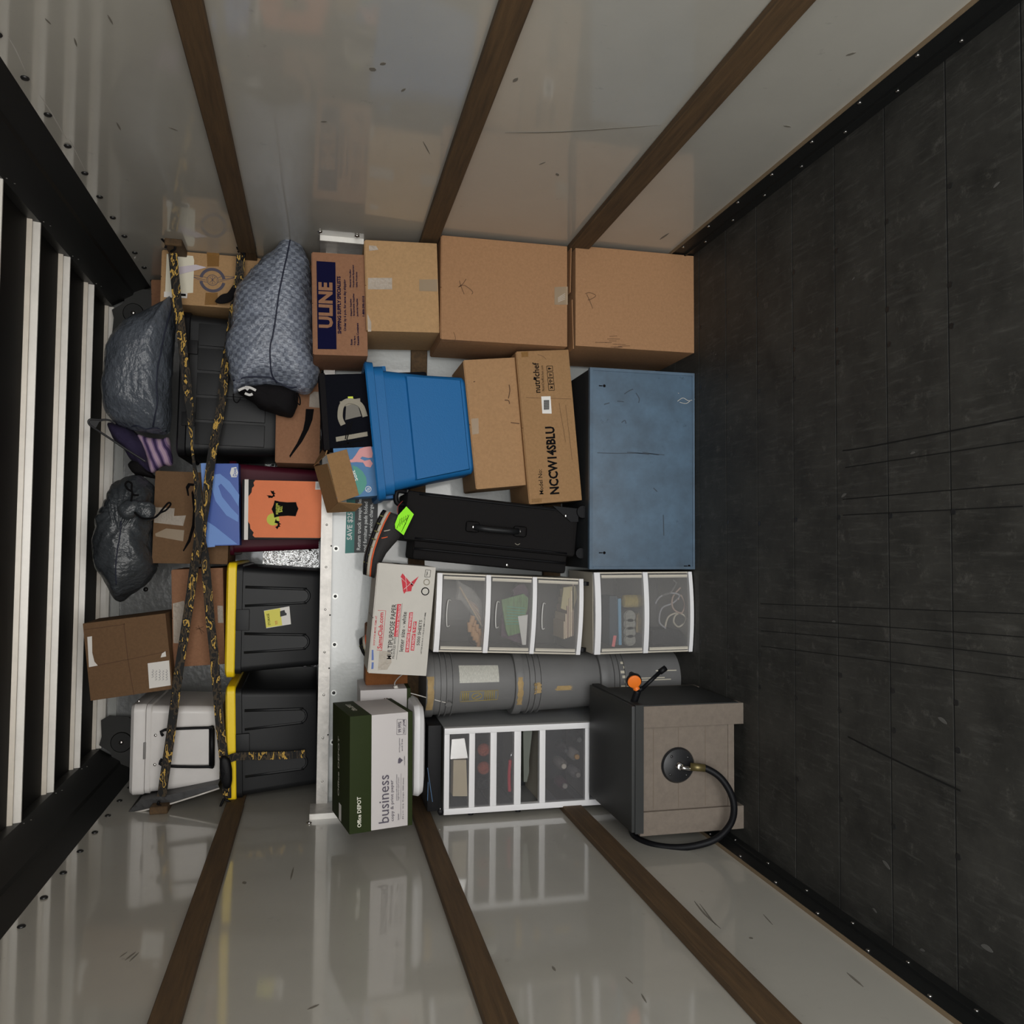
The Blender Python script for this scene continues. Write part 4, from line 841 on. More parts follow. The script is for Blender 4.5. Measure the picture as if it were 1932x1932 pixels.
for z in (.5, .3): lathe('side_knob', [(.004, 0), (.012, .004), (.012, .012), (.005, .014)], M_blk, B.o, 14, Matrix.Translation((-w-.001, -d+.03, z)) @ Matrix.Rotation(math.radians(-90), 4, 'Y'))
c9 = lambda L: cr(700, 1200, L)
b = inside(T5, 'ribbon_roll', 'cream ribbon and silver foil roll in the top drawer of the white tower', 'ribbon', c9([(745, 1460), (752, 1130), (868, 1130), (878, 1460)]), .06, .012, mat('cream_ribbon', srgb((226, 208, 176)), .6))
lp_ = [lp(T5, *q, -d+.012) for q in c9([(722, 1120), (735, 940), (850, 930), (880, 1110)])]; o_ = Vector(T5.R.transposed() @ (b.loc-T5.loc))
poly(b, [(x-o_.x, z-o_.z) for x, z in lp_], M_chrome, 'foil', .0, .002, px=False, y=-.032)
for k, (x_, y_) in enumerate(((1030, 1040), (1030, 1205))):
    x, z = lp(T5, *c9([(x_, y_)])[0], -d+.03); bm = bmesh.new(); bmesh.ops.create_uvsphere(bm, u_segments=20, v_segments=14, radius=.0265)
    for v_ in bm.verts: v_.co *= 1+.06*mnoise.noise(v_.co*120)
    o = fin('yarn_ball', bm, mat('coral_yarn', srgb((196, 92, 66)), .9, var=.4, vscale=90, bump=1, bscale=220), None, smooth=True); o.location = T5.loc+T5.R @ Vector((x, -d+.036, z)); tag(o, ['coral yarn ball nearer the grey buckets, in the second drawer of the white tower', 'coral yarn ball nearer the left wall, in the second drawer of the white tower'][k], 'yarn', 'coral yarn balls')
x, z = lp(T5, *c9([(1030, 1350)])[0], -d+.03); bm = bmesh.new(); bmesh.ops.create_uvsphere(bm, u_segments=18, v_segments=12, radius=.026); o = fin('yarn_ball', bm, mat('black_yarn', (.02, .02, .02), .9, bump=1, bscale=200), None, smooth=True); o.location = T5.loc+Vector((x, -d+.036, z)); tag(o, 'black yarn ball in the second drawer of the white tower', 'yarn')
P = [T5.loc+T5.R @ Vector((lp(T5, *c9([q])[0], -d+.03)[0], -d+.03, lp(T5, *c9([q])[0], -d+.03)[1])) for q in ((1268, 1130), (1258, 1270), (1262, 1415))]
o = thing('craft_knife', 'red handled craft tool in the third drawer of the white tower', 'tool', P[1]); inv = Matrix.Translation(-P[1])
tube('handle', P, .0075, mat('red_plastic', srgb((206, 50, 66)), .4), o, n=10).matrix_parent_inverse = inv
q2 = T5.loc+Vector((lp(T5, *c9([(1285, 1050)])[0], -d+.03)[0], -d+.03, lp(T5, *c9([(1285, 1050)])[0], -d+.03)[1])); tube('blade', [P[0], q2], .0025, M_chrome, o, n=6, sub=1).matrix_parent_inverse = inv
M_btl = [mat('bottle_%d' % k, srgb(c_), .4) for k, c_ in enumerate(((70, 66, 68), (150, 144, 140), (128, 122, 118), (120, 116, 116), (90, 60, 70), (60, 62, 60)))]
for k, (x_, y_, r_, cap) in enumerate(((1770, 1040, .02, (60, 58, 60)), (1870, 1095, .022, (186, 140, 76)), (1750, 1180, .022, (206, 196, 182)), (1880, 1260, .022, (130, 122, 116)), (1760, 1360, .022, (150, 142, 136)), (1890, 940, .022, (84, 84, 82)))):
    x, z = lp(T5, *c9([(x_, y_)])[0], -d+.03); r = thing('paint_bottle', ['dark paint bottle with grey cap', 'paint bottle with amber cap', 'paint bottle with ivory cap', 'brown-grey paint bottle lying low', 'pale paint bottle nearest the left wall', 'black paint bottle nearest the grey buckets'][k]+' in the deep drawer of the white tower', 'bottle', T5.loc+Vector((x, -d+.016, z)), (math.radians(90), 0, 0), 'paint bottles in the deep drawer')
    lathe('body', [(r_*.6, -.10), (r_, -.095), (r_, -.03), (r_*.55, -.018), (r_*.5, -.012)], M_btl[k], r, 20); lathe('cap', [(r_*.45, -.014), (r_*.5, -.012), (r_*.5, 0), (r_*.42, .002)], mat('cap_%d' % k, srgb(cap), .5), r, 16)
b = inside(T5, 'grey_binder', 'grey-green binder lying in the open fourth slot of the white tower', 'binder', c9([(1392, 1330), (1388, 860), (1470, 860), (1440, 1130), (1440, 1240), (1420, 1330)]), .2, .03, mat('binder_grey', srgb((92, 96, 88)), .6))

# ---- things piled on the tower: black case, white lid, two paper cartons
B = framed('black_case', 'black plastic equipment case on top of the white drawer tower', 'case', [(806, 1530), (806, 1368), (834, 1368), (834, 1530)], 3.33, .32, roll=0)
box('body', -B.w/2, B.w/2, -B.d/2, B.d/2, .004, B.h-.002, M_blk, B.o, bev=.006); strokes(B, [c9([(515, 1200), (560, 1510)]), c9([(520, 1330), (515, 1500)])], .002, mat('blue_edge', srgb((70, 110, 150)), .4), 'edge_strip')
lathe('clamp_bolt', [(.009, 0), (.012, .003), (.012, .016), (.006, .02)], M_blk, B.o, 16, Matrix.Translation((-B.w/2-.004, -B.d/2+.01, .004)) @ Matrix.Rotation(math.radians(90), 4, 'X')); lathe('clamp_pin', [(.003, 0), (.003, .03)], M_chrome, B.o, 10, Matrix.Translation((-B.w/2+.012, -B.d/2-.001, .006)) @ Matrix.Rotation(math.radians(-90), 4, 'Y'))
B = framed('plastic_tub', 'shallow white plastic tub under the green and white paper carton', 'tub', [(780, 1508), (780, 1333), (806, 1333), (806, 1508)], 3.16, .30, roll=0)
loft('tub_body', [(B.w/2-.05, B.d/2-.05, .003, .04), (B.w/2-.01, B.d/2-.012, .012, .05), (B.w/2, B.d/2, B.h*.55, .05), (B.w/2-.004, B.d/2-.004, B.h-.004, .05), (B.w/2-.012, B.d/2-.012, B.h, .045)], M_whitep, B.o, top=True)
M_green = mat('carton_green', srgb((40, 50, 20)), .7, var=.08, spec=.2); M_wc = mat('carton_white', srgb((198, 192, 190)), .6)
def paper_carton2(label, quad, Y, d, pitch, lid):
    B = framed('paper_carton', label, 'box', quad, Y, d, pitch=pitch); h = B.h
    zt, z0 = h*.66, h*.075
    box('body', -B.w/2+.002, B.w/2-.002, -B.d/2+.002, B.d/2-.002, z0, zt if lid else h, M_wc, B.o, bev=.002)
    box('base_band', -B.w/2+.001, B.w/2-.001, -B.d/2+.001, B.d/2-.001, 0, z0, M_green, B.o, bev=.002)
    if lid: box('lid', -B.w/2, B.w/2, -B.d/2, B.d/2, zt, h, M_green, B.o, bev=.003)
    return B
B = paper_carton2('white copy paper carton behind, partly covered by the green-lidded one', [(680, 1500), (680, 1297), (775, 1297), (775, 1500)], 3.38, .28, 0, False)
cA = lambda L: cr(400, 1250, L)
text(B, "business", cA([(1600, 700)])[0], cA([(1605, 320)])[0], 11, M_inksoft, .008); text(B, "copy & print paper", cA([(1640, 700)])[0], cA([(1640, 330)])[0], 5, M_inksoft, .01)
B = paper_carton2('green-lidded copy paper carton lettered business, leaning by the left wall', [(656, 1569), (657, 1351), (779, 1341), (778, 1558)], 3.05, .29, math.radians(11), True)
zB = lambda L: [(655+x*150/1159, 1330+yy*250/1932) for x, yy in L]
M_gtx = mat('grey_print', srgb((84, 78, 90)), .7); M_ctx = mat('cream_print', srgb((224, 222, 206)), .6)
text(B, "Office DEPOT", zB([(205, 1780)])[0], zB([(200, 1335)])[0], 6.5, M_ctx, .02)
text(B, "business", zB([(610, 1710)])[0], zB([(610, 1015)])[0], 17.5, M_gtx, .002)
text(B, "copy & print paper", zB([(692, 1690)])[0], zB([(682, 1090)])[0], 6.5, M_gtx, .0)
for a_, b_, s_ in (((735, 1390), (735, 1010), "premium multi-use performance"), ((762, 1385), (762, 1055), "bright white for copiers, printers"), ((760, 1670), (755, 1580), "letter"), ((828, 1660), (832, 1060), "8.5 x 11  20 lb  92 bright  5000 sheets"), ((775, 690), (775, 480), "jam free guarantee"), ((810, 670), (810, 495), "acid free"), ((848, 875), (848, 740), "recyclable")):
    text(B, s_, zB([a_])[0], zB([b_])[0], 3, M_gtx, .0)
strokes(B, [zB([(780, 1665), (785, 1000)])], .0008, M_gtx, 'print')
text(B, "99.99%", zB([(792, 400)])[0], zB([(790, 240)])[0], 6, M_gtx, .01); text(B, "NO JAM", zB([(852, 410)])[0], zB([(850, 215)])[0], 5, M_gtx, .01)
L = zB([(722, 432), (727, 210), (860, 212), (855, 430)]); strokes(B, [[L[k], L[(k+1) % 4]] for k in range(4)], .001, M_gtx, 'print')
poly(B, zB([(740, 850), (745, 790), (765, 765), (812, 805), (770, 850)]), M_gtx, 'print')
pt = [(-.15, .03), (-.15, .1)]
for x_ in (-.155, -.2): pass
o = mesh('shipping_label', [(-.20, -.02, B.h+.001), (-.14, -.02, B.h+.001), (-.14, .02, B.h+.001), (-.20, .02, B.h+.001)], [(0, 1, 2, 3)], M_white, B.o)
V_, F_ = textmesh("Office DEPOT", .02); mx_ = max(v.x for v in V_)
me = bpy.data.meshes.new('lettering'); me.from_pydata([(-.12+v.x/mx_*.22, .02+v.y*.03, B.h+.0012) for v in V_], [], F_); link('lettering', me, M_ctx, B.o)
me = bpy.data.meshes.new('lettering'); me.from_pydata([(B.w/2+.0008, -.05+v.x/mx_*.13, B.h*.78+v.y*.025) for v in V_], [], F_); link('lettering', me, M_ctx, B.o)

# ---- fire pit table in the left foreground
M_stone = mat('taupe_panel', srgb((114, 103, 92)), .8, var=.14, vscale=40, bump=.15, bscale=120)
M_top = mat('charcoal_top', (.018, .019, .018), .5, var=.25, vscale=4)
yF = 2.87
a = at(1385, 1365, yF); bq = at(1385, 1519, yF); cR = at(1395, 1325, yF); cL = at(1405, 1561, yF)
zt = at(1190, 1440, 2.85).z
r = thing('fire_pit_table', 'taupe panelled fire pit table with charcoal top, standing in the left foreground', 'fire pit', ((cR.x+cL.x)/2, (yF+3.3)/2, 0)); ox, oy = r.location.x, r.location.y
xr, xl, xa, xb = cR.x-ox, cL.x-ox, a.x-ox, bq.x-ox; fy_, by_ = yF-oy, 3.28-oy
hb = zt-.04
for x0_, x1_ in ((xa, xr), (xl, xb)):
    for ya, yb_ in ((fy_-.012, fy_+.05), (by_-.05, by_)):
        bm = bmesh.new(); bmbox(bm, x0_, x1_, ya, yb_, 0, hb); fin('corner_post', bm, M_stone, r, bev=.003)
gw = (xa-xb)
box('front_panel', xb, xa, fy_, fy_+.012, .035, hb, M_stone, r, bev=.002)
for f_ in (.36, .62, .86): box('panel_groove', xb+gw*.02, xa-gw*.02, fy_-.0012, fy_+.001, hb*f_, hb*f_+.003, mat('groove', srgb((110, 98, 86)), .9), r)
box('bottom_rail', xb, xa, fy_-.004, fy_+.012, .035, .06, M_stone, r, bev=.002)
for x_ in (xl+.006, xr-.012): box('side_panel', x_, x_+.006, fy_+.05, by_-.05, .03, hb, M_stone, r)
box('back_panel', xb, xa, by_-.012, by_, .035, hb, M_stone, r)
tR = at(1184, 1333, 2.84).x-ox; tL = at(1190, 1572, 2.84).x-ox
box('table_top', tL, tR, fy_-.03, by_+.04, hb+.006, zt, M_top, r, bev=.004)
boxes('top_lip', [(tL-.003, tR+.003, fy_-.036, fy_-.022, hb-.004, zt-.012), (tL-.003, tR+.003, by_+.03, by_+.044, hb-.004, zt-.012), (tL-.004, tL+.01, fy_-.03, by_+.04, hb-.004, zt-.012), (tR-.01, tR+.004, fy_-.03, by_+.04, hb-.004, zt-.012)], M_top, r)
box('side_shade_sheet', xr, xr+.003, fy_-.008, by_-.03, .02, hb-.003, M_top, r)  # dark sheet added over the taupe right side as painted shade
dc = at(1278, 1443, yF)-Vector(r.location)
Md = Matrix.Translation((dc.x, fy_, dc.z)) @ Matrix.Rotation(math.radians(90), 4, 'X')
disc = lathe('valve_disc', [(.062, 0), (.066, .004), (.06, .012), (.03, .018), (.01, .019)], mat('black_disc', (.015, .015, .016), .3), r, 40, Md)
for k in range(4): A = math.radians(40+90*k); bolt(disc, (dc.x+.046*math.cos(A), fy_-.016, dc.z+.046*math.sin(A)), 'y', .005, M_dkbolt, 'disc_screw')
lathe('gas_fitting', [(.014, .017), (.016, .022), (.012, .03), (.006, .032)], M_chrome, disc, 20, Md)
e1 = at(1307, 1446, yF)-Vector(r.location); tube('gas_elbow', [(dc.x, fy_-.03, dc.z), (dc.x, fy_-.045, dc.z-.005), (e1.x, fy_-.045, e1.z)], .007, M_chrome, disc, n=10)
hp = [at(u, v, Y_)-Vector(r.location) for u, v, Y_ in ((1308, 1446, 2.825), (1330, 1449, 2.81), (1358, 1466, 2.79), (1378, 1495, 2.775), (1385, 1525, 2.77), (1378, 1555, 2.78), (1352, 1582, 2.80), (1310, 1596, 2.83), (1265, 1599, 2.87), (1225, 1592, 2.92), (1198, 1578, 3.0), (1190, 1560, 3.08))]
tube('gas_hose', hp, .0125, M_blk, r, n=12); tube('hose_collar', [hp[0]+Vector((0, 0, .012)), hp[1]], .0145, mat('brass', srgb((110, 98, 62)), .4, metal=.6), r, n=12, sub=1)

# ---- garden hose nozzle on the table
h0 = at(1196, 1284, 2.9); h1 = at(1203, 1303, 2.905); h2 = at(1190, 1338, 2.93)
r = thing('hose_nozzle', 'orange and black hose spray nozzle on the corner of the fire pit table', 'nozzle', h2); inv = Matrix.Translation(-h2)
def put(o): o.matrix_parent_inverse = inv; return o
Mh = Matrix.Translation(h0) @ Matrix.Rotation(math.radians(80), 4, 'X') @ Matrix.Rotation(math.radians(-20), 4, 'Y')
M_or = mat('orange_plastic', srgb((228, 116, 34)), .4)
put(lathe('spray_head', [(.010, -.05), (.020, -.015), (.029, -.004), (.029, .006), (.022, .006)], M_blk, r, 28, Mh)); put(lathe('spray_dial', [(.025, .004), (.025, .011), (.018, .013)], M_or, r, 28, Mh))
put(tube('neck', [h0+Vector((0, .02, -.004)), h0*.5+h1*.5+Vector((0, .012, 0)), h1], .013, M_or, r, n=12)); put(tube('grip', [h1, h1*.5+h2*.5+Vector((-.004, 0, 0)), h2], .014, M_blk, r, n=12))
for k in range(6): f = k/5; p_ = h1.lerp(h2, f)+Vector((.009, -.011, 0)); bm = bmesh.new(); bmesh.ops.create_uvsphere(bm, u_segments=8, v_segments=6, radius=.003, matrix=Matrix.Translation(p_)); put(fin('grip_stud', bm, M_or, r, smooth=True))
w0, w1, w2_ = at(1213, 1298, 2.9), at(1245, 1268, 2.9), at(1256, 1260, 2.9)
put(tube('wand', [w0, w1], .0075, M_blk, r, n=12, sub=1)); put(tube('wand_tip', [w1, w2_], .011, M_blk, r, n=12, sub=1)); put(tube('wand_joint', [h1, w0], .009, M_blk, r, n=10, sub=1))

# ================================================================== the attic over the cab
cB = lambda L: cr(150, 420, L); cC = lambda L: cr(400, 420, L); cD = lambda L: cr(150, 780, L); cE = lambda L: cr(400, 780, L); cF = lambda L: cr(140, 1120, L); cG = lambda L: cr(400, 1000, L)
FY = 3.74
# ---- black totes with yellow lids
def tote(label, quad, lidq, yaw, roll, sticker=False):
    B = framed('storage_tote', label, 'tote', quad, FY, .66, yaw=yaw, roll=roll, group='black totes with yellow lids'); w, d, h = B.w/2, B.d/2, B.h
    hb = h-.035
    loft('body', [(w*.86, d*.93, 0, .03), (w*.87, d*.94, .006, .03), (w*.955, d*.985, hb-.03, .03), (w*.985, d, hb-.028, .03), (w*.985, d, hb, .03)], M_blk2, B.o, top=True)
    def fyz(z): return -d*(.94+(.985-.94)*(z-.006)/(hb-.036))
    for s in (-1, 1):                                   # moulded U-shaped ribs on the end
        x0 = s*w*.42; V = []; L = []
        for k in range(13): a = math.pi*k/12; L.append((x0+.030*math.cos(a), .075-.030*math.sin(a)))
        L = [(x0+.040, hb-.04)]+L+[(x0-.040, hb-.04)]
        tube('rib', [(x, fyz(z)+.001, z) for x, z in L], .007, M_blk2, B.o, n=8, sub=2)
        V = [(x, fyz(z)-.003, z) for x, z in L]; V2 = [(x, y_+.006, z) for x, y_, z in V]; n = len(V)
        mesh('rib_panel', V+V2, [tuple(range(n)), tuple(range(2*n-1, n-1, -1))]+[(i, (i+1) % n, n+(i+1) % n, n+i) for i in range(n)], M_blk2, B.o)
    box('latch', -.045, .045, -d-.012, -d+.004, hb-.06, hb-.004, M_blk2, B.o, bev=.004)
    loft('lid', [(w+.004, d+.006, hb-.004, .03), (w+.008, d+.010, hb, .03), (w+.008, d+.010, h-.006, .03), (w-.002, d-.002, h+.002, .03), (w-.02, d-.02, h+.002, .03), (w-.03, d-.03, h-.006, .03)], M_yel, B.o, top=True)
    if sticker:
        q = cG([(495, 895), (473, 735), (705, 695), (720, 858)]); y_ = fyz(.26)-.001
        st_ = poly(B, q, M_white, 'product_label', 0, .001, y=y_); sb = Box(); sb.__dict__.update(B.__dict__); sb.o = st_
        poly(sb, cG([(493, 890), (475, 738), (620, 712), (640, 868)]), mat('label_yellow', srgb((222, 214, 90)), .6), 'label_panel', .001, .0006, y=y_)
        poly(sb, cG([(622, 790), (620, 740), (660, 728), (668, 752), (680, 758), (680, 775)]), M_blk2, 'label_picture', .0016, .0006, y=y_); text(sb, "STORAGE", cG([(535, 865)])[0], cG([(520, 760)])[0], 4, M_ink, .01, .002, y=y_); text(sb, "TOTE", cG([(600, 860)])[0], cG([(596, 825)])[0], 4, M_red, .01, .002, y=y_)
    return B
tote('black storage tote with yellow lid and a product sticker, centre of the attic', [(426, 1278), (428, 1061), (603, 1068), (602, 1268)], None, 0, 0, True)
tote('black storage tote with yellow lid nearest the left wall, under the white cooler', [(423, 1500), (432, 1288), (600, 1288), (596, 1500)], None, math.radians(-1.5), math.radians(-1.6))

# ---- large black trunk on its carton, right part of the attic
B = framed('storage_chest', 'large charcoal plastic chest with panelled side, behind the camouflage straps', 'chest', [(328, 872), (345, 600), (526, 602), (522, 866)], 3.78, .46)
w, d, h = B.w/2, B.d/2, B.h
loft('body', [(w*.93, d*.93, 0, .04), (w*.94, d*.94, .008, .04), (w*.985, d*.985, h-.05, .04), (w*.985, d*.985, h-.03, .04)], M_blk2, B.o, top=True)
loft('lid', [(w, d, h-.04, .04), (w+.004, d+.004, h-.036, .04), (w+.004, d+.004, h-.008, .04), (w-.01, d-.01, h, .04)], M_blk, B.o, top=True)
nz_ = 4
for i in range(5):
    x0 = -w*.86+i*w*.345; box('side_panel', x0+.006, x0+w*.345-.006, -d*.985-.006, -d*.90, .05, h-.075, M_blk2, B.o, bev=.004)
for x in (-w*.5, w*.5): box('latch', x-.03, x+.03, -d-.012, -d, h-.075, h-.02, M_blk, B.o, bev=.004)
B = carton('smile_box', 'brown shipping box with a thick black smile arrow, under the charcoal chest', [(521, 876), (523, 690), (605, 690), (604, 876)], FY-.02, .36, M_cardr, roll=0)
poly(B, cE([(855, -40), (930, -40), (915, 60), (880, 150), (820, 260), (710, 405), (705, 385), (775, 270), (830, 150), (848, 60)]), M_ink, 'smile_print')
poly(B, cC([(885, 1680), (1000, 1690), (1005, 1545), (930, 1540), (890, 1570)]), M_tapew, 'tape')
B = carton('cardboard_box', 'plain brown carton below the winged-emblem box, behind the checked bag', [(500, 560), (500, 482), (604, 482), (604, 560)], 3.86, .40, M_cardd, roll=0)
B = carton('emblem_box', 'brown box printed with a winged round emblem, high against the right wall', [(303, 571), (307, 470), (497, 488), (495, 586)], 3.80, .40, M_card2)
poly(B, cB([(780, 655), (795, 285), (1035, 305), (1045, 345), (1035, 640)]), mat('ivory_label', srgb((226, 220, 200)), .7), 'address_label')
poly(B, cB([(770, 680), (772, 630), (985, 645), (980, 690)]), M_white, 'barcode_label', .0012); poly(B, cB([(850, 665), (852, 645), (970, 652), (970, 672)]), M_ink, 'barcode', .0026)
poly(B, cB([(890, 480), (885, 410), (1060, 385), (1160, 410), (1050, 440)]), mat('torn_paper', srgb((206, 196, 204)), .7), 'packing_slip', .003, .001)
poly(B, cB([(1165, 400), (1160, 270), (1275, 275), (1270, 400)]), M_tapeb, 'tape'); poly(B, cB([(1140, 750), (1150, 640), (1260, 640), (1255, 750)]), M_tapeb, 'tape')
cu, cv_ = cB([(1212, 525)])[0]
ring(B, cu, cv_, .042, .055, M_inksoft if False else mat('slate_print', srgb((78, 74, 88)), .7), 'emblem_ring', 100, 260, .0005); ring(B, cu, cv_, .042, .055, MATS['slate_print'], 'emblem_ring', -80, 80, .0005); ring(B, cu, cv_, .022, .0245, MATS['slate_print'], 'emblem_ring', lift=.0005); ring(B, cu, cv_, .017, .018, MATS['slate_print'], 'emblem_ring', lift=.0005)
for s in (-1, 1):
    strokes(B, [cB([(1212+s*48, 505), (1212+s*100, 490), (1212+s*215, 475 if s < 0 else 495)]), cB([(1212+s*50, 545), (1212+s*100, 530), (1212+s*215, 480 if s < 0 else 500)]), cB([(1212+s*60, 525), (1212+s*200, 488 if s < 0 else 500)])], .002, MATS['slate_print'], 'emblem_wing')
strokes(B, [cB([(1190, 500), (1235, 545)]), cB([(1235, 500), (1190, 545)]), cB([(1212, 490), (1212, 560)])], .002, MATS['slate_print'], 'emblem_star')
B = carton('cardboard_box', 'small brown box wedged behind the winged-emblem box near the roof', [(287, 582), (286, 527), (306, 528), (307, 583)], 4.22, .15, M_cardr)

# ---- bags
def bag_material(name, col, rough, dots=False, wscale=30, wstretch=(1, 1, 1), bump=.6):
    m = mat(name, col, rough, var=.28, vscale=7, bump=bump, bscale=wscale, stretch=wstretch, spec=.6)
    if dots:
        t = m.node_tree; b = t.nodes['Principled BSDF']; src = b.inputs['Base Color'].links[0].from_socket
        tcn = t.nodes.new('ShaderNodeTexCoord'); mpn = t.nodes.new('ShaderNodeMapping'); mpn.inputs['Scale'].default_value = (58, 0, 58); mpn.inputs['Rotation'].default_value = (0, .12, 0)
        ck = t.nodes.new('ShaderNodeTexChecker'); ck.inputs['Scale'].default_value = 1; mpn.inputs['Location'].default_value = (.3, .5, .2)
        t.links.new(tcn.outputs['Object'], mpn.inputs[0]); t.links.new(mpn.outputs[0], ck.inputs['Vector'])
        mx = t.nodes.new('ShaderNodeMix'); mx.data_type = 'RGBA'; mx.blend_type = 'MULTIPLY'; mul = t.nodes.new('ShaderNodeMath'); mul.operation = 'MULTIPLY'; mul.inputs[1].default_value = .62
        t.links.new(ck.outputs['Fac'], mul.inputs[0]); t.links.new(mul.outputs[0], mx.inputs[0]); t.links.new(src, mx.inputs[6]); mx.inputs[7].default_value = (.35, .36, .42, 1); t.links.new(mx.outputs[2], b.inputs['Base Color'])
    return m
M_bag1 = bag_material('checked_bag_film', srgb((140, 147, 160)), .3, True, 48, (1.6, 1, .7), 1.0)
M_bag2 = bag_material('grey_bag_film', srgb((92, 98, 107)), .3, False, 40, (1, 1, 1.4), 1.0)
M_bag3 = bag_material('dark_bag_film', srgb((62, 66, 70)), .33, False, 34, (1.5, 1, 1), .9)
M_seam = mat('drawstring', srgb((34, 38, 56)), .7)
r = thing('trash_bag', 'light grey checked drawstring bag with clothes spilling out, on the right', 'bag', at(600, 640, 3.66))
inv = Matrix.Translation(-Vector(r.location))
b1 = blob('bag_body', cC([(720, 108), (790, 180), (845, 275), (885, 380), (912, 520), (925, 900), (930, 1180), (975, 1330), (978, 1430), (930, 1510), (860, 1565), (760, 1545), (600, 1490), (430, 1480), (240, 1540), (200, 1550), (165, 1400), (150, 1290), (122, 1160), (130, 1050), (175, 950), (192, 780), (232, 610), (335, 480), (450, 340), (560, 265), (640, 165)]), 3.64, .30, M_bag1, r, .008, 14, 3, .68, 130, 36, stretch=(2, 1, .8)); b1.matrix_parent_inverse = inv
def on_bag(me_o, u, v, off=.004):
    o_ = CAM; dv = ray(u, v).normalized(); best = None
    hit, loc, nrm, idx = me_o.ray_cast(o_, dv)
    return loc-dv*off if hit else at(u, v, 3.62)
tube('side_seam', [on_bag(b1, *q) for q in cC([(718, 125), (690, 270), (650, 450), (610, 650), (580, 870), (555, 1020), (532, 1120), (530, 1230), (545, 1380), (590, 1460)])], .0032, M_seam, r, n=6).matrix_parent_inverse = inv
tube('hem_cord', [on_bag(b1, *q) for q in cC([(195, 1440), (300, 1410), (420, 1405), (540, 1415), (600, 1455), (700, 1500), (770, 1500)])], .0035, M_seam, r, n=6).matrix_parent_inverse = inv
tube('drawstring_loop', [at(u, v, 3.55) for u, v in cC([(760, 1555), (765, 1620), (800, 1660), (800, 1600), (775, 1550)])], .0028, M_ink, r, n=6).matrix_parent_inverse = inv
tube('drawstring_loop', [at(u, v, 3.55) for u, v in cC([(195, 1560), (200, 1620), (230, 1640), (260, 1600)])], .0025, M_ink, r, n=6).matrix_parent_inverse = inv
cl = blob('black_clothing', cC([(230, 1540), (300, 1500), (450, 1490), (620, 1495), (750, 1540), (785, 1600), (768, 1700), (740, 1765), (690, 1770), (560, 1735), (430, 1690), (380, 1640), (300, 1590)]), 3.66, .20, M_blkcloth, None, .006, 20, 5, .55, 60, 20); tag(cl, 'black clothing hanging out of the checked bag', 'clothing')
M_strp = mat('white_stripe', srgb((210, 208, 204)), .8)
for k, q in enumerate(([(240, 1530), (300, 1505), (330, 1525)], [(300, 1500), (350, 1505), (400, 1530)], [(300, 1555), (340, 1570), (370, 1562)])):
    ribbon('white_stripe', [at(u, v, 3.54) for u, v in cC(q)], .010, .002, M_strp, cl)
r = thing('trash_bag', 'dull grey drawstring bag lying on the charcoal chest, close to the roof', 'bag', at(330, 700, 3.8)); inv = Matrix.Translation(-Vector(r.location))
b2 = blob('bag_body', cB([(858, 668), (800, 715), (690, 775), (600, 820), (450, 885), (330, 985), (270, 1110), (240, 1280), (222, 1450), (215, 1570), (240, 1720), (330, 1830), (470, 1888), (600, 1912), (720, 1925), (800, 1915), (828, 1780), (838, 1500), (850, 1200), (868, 950), (885, 760), (880, 700)]), 3.86, .34, M_bag2, r, .008, 13, 8, .75, 120, 34); b2.matrix_parent_inverse = inv
tube('side_seam', [on_bag(b2, *q) for q in cB([(832, 690), (830, 800), (790, 950), (760, 1080), (740, 1200), (712, 1320), (702, 1480), (710, 1620), (690, 1750), (670, 1860)])], .003, M_seam, r, n=6).matrix_parent_inverse = inv
tube('hem_cord', [on_bag(b2, *q) for q in cB([(430, 1870), (520, 1850), (600, 1880), (700, 1870), (790, 1900)])], .003, M_seam, r, n=6).matrix_parent_inverse = inv
r = thing('trash_bag', 'dark grey bag tied in a knot on the brown box with packing tape', 'bag', at(292, 1000, 3.8)); inv = Matrix.Translation(-Vector(r.location))
PB = [at(*q, 3.85) for q in cD([(480, 562), (380, 605), (300, 660), (245, 800), (168, 930), (150, 1080), (130, 1190), (160, 1400), (215, 1500), (265, 1580), (352, 1712), (480, 1645), (600, 1560), (705, 1440), (690, 1300), (672, 1150), (690, 900), (692, 690), (620, 605), (540, 562)])]
cx = sum(p.x for p in PB)/len(PB); cz = sum(p.z for p in PB)/len(PB); kn = at(*cD([(450, 890)])[0], 3.85)
b3 = blob('bag_body', cD([(480, 562), (380, 605), (300, 660), (245, 800), (168, 930), (150, 1080), (130, 1190), (160, 1400), (215, 1500), (265, 1580), (352, 1712), (480, 1645), (600, 1560), (705, 1440), (690, 1300), (672, 1150), (690, 900), (692, 690), (620, 605), (540, 562)]), 3.85, .32, M_bag3, r, .008, 12, 11, .72, 130, 36, gather=(kn.x-cx, kn.z-cz, .11, .009)); b3.matrix_parent_inverse = inv
kq = on_bag(b3, *cD([(440, 890)])[0], .01)
kb = blob('knot', cD([(350, 860), (420, 800), (520, 790), (560, 840), (520, 930), (440, 965), (360, 930)]), kq.y, .06, M_bag3, r, .004, 40, 2, .6, 40, 14); kb.matrix_parent_inverse = inv
kb = blob('neck_gather', cD([(470, 820), (600, 800), (680, 840), (690, 930), (640, 980), (560, 960), (490, 900)]), kq.y, .05, M_bag3, r, .005, 40, 5, .6, 40, 14); kb.matrix_parent_inverse = inv
